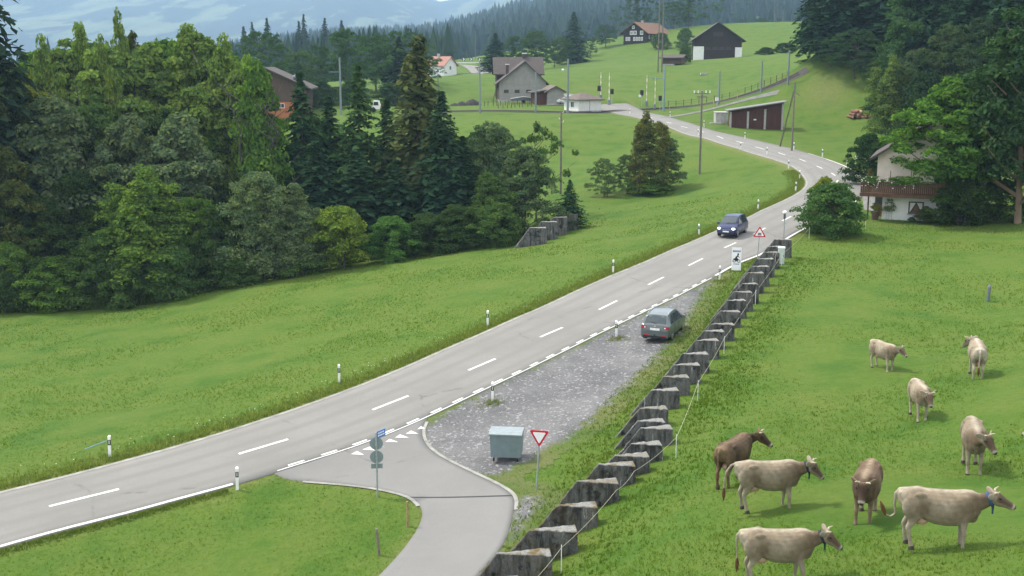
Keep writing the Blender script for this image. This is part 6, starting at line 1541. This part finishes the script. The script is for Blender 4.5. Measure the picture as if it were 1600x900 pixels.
        sl = co.modifiers.new('s', 'SOLIDIFY'); sl.thickness = .015; finalize(co, [])
        q = c - u * cd; MB().tube([q + Vector((0, 0, .05)), q - Vector((0, 0, .16))], [.028, .02], 6).build('strap_end', M_COLB if collar == 'blue' else M_COLLAR, t, 40)
    return t
TAN = dict(base=(.34, .285, .21), dark=(.15, .105, .070), light=(.72, .66, .55))
PALE = dict(base=(.44, .375, .285), dark=(.22, .16, .11), light=(.85, .80, .70))
cow('pale tan cow in blue collar standing broadside at the right edge, tail curled', 1468, 856, 98, 6, -4, 22, .0, legs=(0, -.03, .04, -.06), tail='curl', collar='blue', **TAN)
cow('tan cow broadside below the brown one, tail swung out behind', 1201, 797, 84, 12, -16, 42, -.02, legs=(.05, -.06, .05, -.03), tail='swing', collar='black', **TAN)
cow('dark brown cow looking back over its shoulder beside the row of blocks', 1147, 754, 84, 62, -74, 34, -.03, base=(.14, .096, .062), dark=(.075, .048, .032), light=(.40, .29, .18), legs=(0, .02, .03, -.04), dorsal=.6)
cow('tan cow at the lower edge with its legs cut off by the frame', 1216, 912, 92, 8, -14, 36, .0, legs=(.1, -.05, .05, -.02), collar='black', **TAN)
cow('reddish brown cow standing face on between two broadside cows', 1351, 813, 92, -97, 4, 50, -.02, base=(.20, .135, .092), dark=(.10, .066, .045), light=(.52, .42, .30), legs=(.02, -.02, 0, 0), dorsal=.9)
cow('tan cow facing the camera with its head turned right, near the right edge', 1518, 735, 82, -84, 44, 42, -.02, legs=(0, .05, 0, .03), **TAN)
cow('pale tan cow walking towards the camera with lowered head, right of centre pasture', 1435, 654, 58, -76, 8, 48, -.08, legs=(.1, -.08, .08, -.05), **PALE)
cow('palest small cow turned half right at the back of the herd', 1380, 579, 46, -52, 14, 34, -.02, legs=(.04, -.04, .02, -.04), **PALE)
cow('pale cow seen from behind, farthest right of the herd', 1524, 588, 56, 96, 42, 42, -.1, legs=(.05, 0, .03, -.03), **PALE)
cow('cow cut by the right edge of the frame, only its muzzle in view', 1682, 747, 80, 184, 0, 30, .0, **TAN)
# ------------------------------------------------------------------ grass and weeds
M_BL = M_leaf('grass_blades', .45, False, (.80, .88, .85), (1.35, 1.25, 1.1))
def blades(name, label, Pxy, h, w, col, lean=.5, nb=3, seed=1):
    rng = np.random.default_rng(seed); n = len(Pxy); z = gz(Pxy[:, 0], Pxy[:, 1])
    P = np.repeat(np.c_[Pxy, z], nb, 0); hh = np.repeat(h, nb) * rng.uniform(.55, 1.25, n * nb); ww = np.repeat(w, nb)
    P[:, :2] += rng.normal(size=(n * nb, 2)) * ww[:, None] * 1.6
    a = rng.random(n * nb) * 6.28; l = rng.random(n * nb) * lean * hh; b = rng.random(n * nb) * 6.28
    dx = np.stack([np.cos(a), np.sin(a), np.zeros_like(a)], 1) * ww[:, None]
    tipv = P + np.stack([np.cos(b) * l, np.sin(b) * l, hh], 1); base = P - np.array([0, 0, .02])
    V = np.stack([base - dx, base + dx, tipv], 1).reshape(-1, 3)
    me = np_mesh(name, V, np.arange(len(V)).reshape(-1, 3), M_BL); o = tag(link(name, me), kind='stuff'); o['label'] = label; o.color = (*col, 1); return o
def scatter(n, d0, d1, seed):
    rng = np.random.default_rng(seed); r = np.exp(rng.uniform(math.log(d0), math.log(d1), n)); a = rng.uniform(-.47, .47, n)
    return np.stack([r * np.sin(a), r * np.cos(a)], 1)
def bare(Q): return inside(Q, ROADP) | inside(Q, LANEP) | (gravel_at(Q) > .35)
Q = scatter(190000, 24, 125, 1); Q = Q[~bare(Q)]
rr = np.hypot(Q[:, 0], Q[:, 1])
clump = np.sin(Q[:, 0] * 1.9 + np.sin(Q[:, 1] * 1.3) * 2) * np.sin(Q[:, 1] * 1.7 + np.cos(Q[:, 0] * .9) * 2)
keep = RNG.random(len(Q)) < .62 + .2 * np.clip(clump, -.6, 1); Q = Q[keep]; rr = rr[keep]
blades('meadow_grass', 'short green grass of the meadow and pasture', Q, .03 + .0005 * rr + RNG.random(len(Q)) * .03, .004 + .00017 * rr, (.113, .182, .029), 1.2, 3, 2)
# coarse, taller tufts
Q = scatter(3500, 24, 130, 4); Q = Q[~bare(Q)]; cl = np.sin(Q[:, 0] * .5 + 1.7 * np.sin(Q[:, 1] * .37)) * np.cos(Q[:, 1] * .6 + np.sin(Q[:, 0] * .3)); Q = Q[cl > .1]; rr = np.hypot(Q[:, 0], Q[:, 1])
blades('grass_tufts', 'darker taller grass tufts scattered over the meadow', Q, .07 + .0004 * rr, .008 + .0002 * rr, (.078, .145, .025), 1.0, 5, 5)
# tall verge grass left of the road, weeds on the right verge and at the blocks
def verge(P, d0, d1, n, seed):
    rng = np.random.default_rng(seed); i = rng.integers(0, len(P) - 1, n); f = rng.random(n)[:, None]; q = P[i] * (1 - f) + P[i + 1] * f
    t = P[i + 1] - P[i]; t /= np.linalg.norm(t, axis=1)[:, None] + 1e-9
    return q + np.stack([-t[:, 1], t[:, 0]], 1) * rng.triangular(min(d0, d1), d0 + (d1 - d0) * .12, max(d0, d1), n)[:, None]
Lv = LW[LW[:, 1] < 135]
blades('verge_grass', 'tall yellowish verge grass along the left side of the road', verge(Lv, .12, 1.5, 13000, 7), .10 + RNG.random(13000) * .16, np.full(13000, .014), (.175, .215, .070), 1.0, 3, 8)
blades('verge_weeds', 'green weeds in the verge along the left side of the road', verge(Lv, .05, 2.2, 9000, 9), .08 + RNG.random(9000) * .15, np.full(9000, .015), (.105, .165, .038), 1.0, 3, 10)
V = verge(Lv, .5, 2.2, 700, 12); V = V[np.hypot(*V.T) < 75]
z = gz(V[:, 0], V[:, 1]); mb = MB()
for (x, y), zz_ in zip(V[::3], z[::3]): s_ = random.uniform(.02, .035); hh = random.uniform(.2, .4); mb.add([(x - s_, y, zz_ + hh), (x, y - s_, zz_ + hh + .01), (x + s_, y, zz_ + hh), (x, y + s_, zz_ + hh + .012)], [(0, 1, 2, 3)])
o = tag(mb.build('verge_flowers', plain('white_petals', (.62, .62, .50), .8)), kind='stuff'); o['label'] = 'small whitish flowers in the left verge'
Rv = RW[RW[:, 0] < ground(366, 763).x]
blades('lane_verge', 'grass edge right of the road in the foreground', verge(Rv, -.06, -.7, 2200, 13), np.full(2200, .10), np.full(2200, .014), (.105, .15, .04), .9, 3, 14)
bp = np.array([(b.x, b.y) for b in BPOS]); Bv = smooth_line(bp, .5, 1)
q1 = verge(Bv, .4, 3.2, 5000, 15); q1 = q1[~bare(q1)]
blades('block_weeds', 'grass and weeds growing along the row of concrete blocks', q1, np.full(len(q1), .12), np.full(len(q1), .022), (.11, .16, .038), .9, 3, 16)
q2 = verge(Bv, -1.5, -4.5, 3000, 17); blades('pasture_edge', 'longer grass at the pasture side of the concrete blocks', q2, np.full(len(q2), .12), np.full(len(q2), .022), (.095, .155, .028), .8, 3, 18)
for (x, y) in [(770, 630), (963, 530), (1124, 440)]:
    g = ground(x, y); qq = RNG.normal(size=(110, 2)) * np.array([.30, .30]) + np.array([g.x + .05, g.y - .1]); o = blades('weed_tuft', 'weeds at the foot of a marker post', qq, np.full(110, .17), np.full(110, .014), (.15, .18, .06), .9, 3, int(x))
# wood edge undergrowth
E_ = smooth_line([np.array(ground(*k)[:2]) for k in [(0,488),(120,484),(200,479),(350,450),(500,418),(600,404),(700,390),(800,384)]], 1.0)
q3 = verge(E_, -.6, 2.2, 9000, 19); blades('wood_edge_growth', 'tall weeds along the edge of the left wood', q3, .25 + RNG.random(len(q3)) * .6, np.full(len(q3), .06), (.075, .125, .04), .8, 3, 20)
# ------------------------------------------------------------------ haze
hz = MB().b2((-5200, -1000, -260), (5200, 7400, 900)).build('haze', None)
m, n, l = nodes_of('haze_air'); v = N(n, 'VolumePrincipled'); o = N(n, 'OutputMaterial')
v.inputs['Color'].default_value = (.46, .72, 1, 1); v.inputs['Density'].default_value = .0002; v.inputs['Anisotropy'].default_value = .2
l.new(v.outputs[0], o.inputs['Volume']); hz.data.materials.append(m)
tag(hz, kind='stuff'); hz['label'] = 'pale blue air between the near meadow and the far mountains'
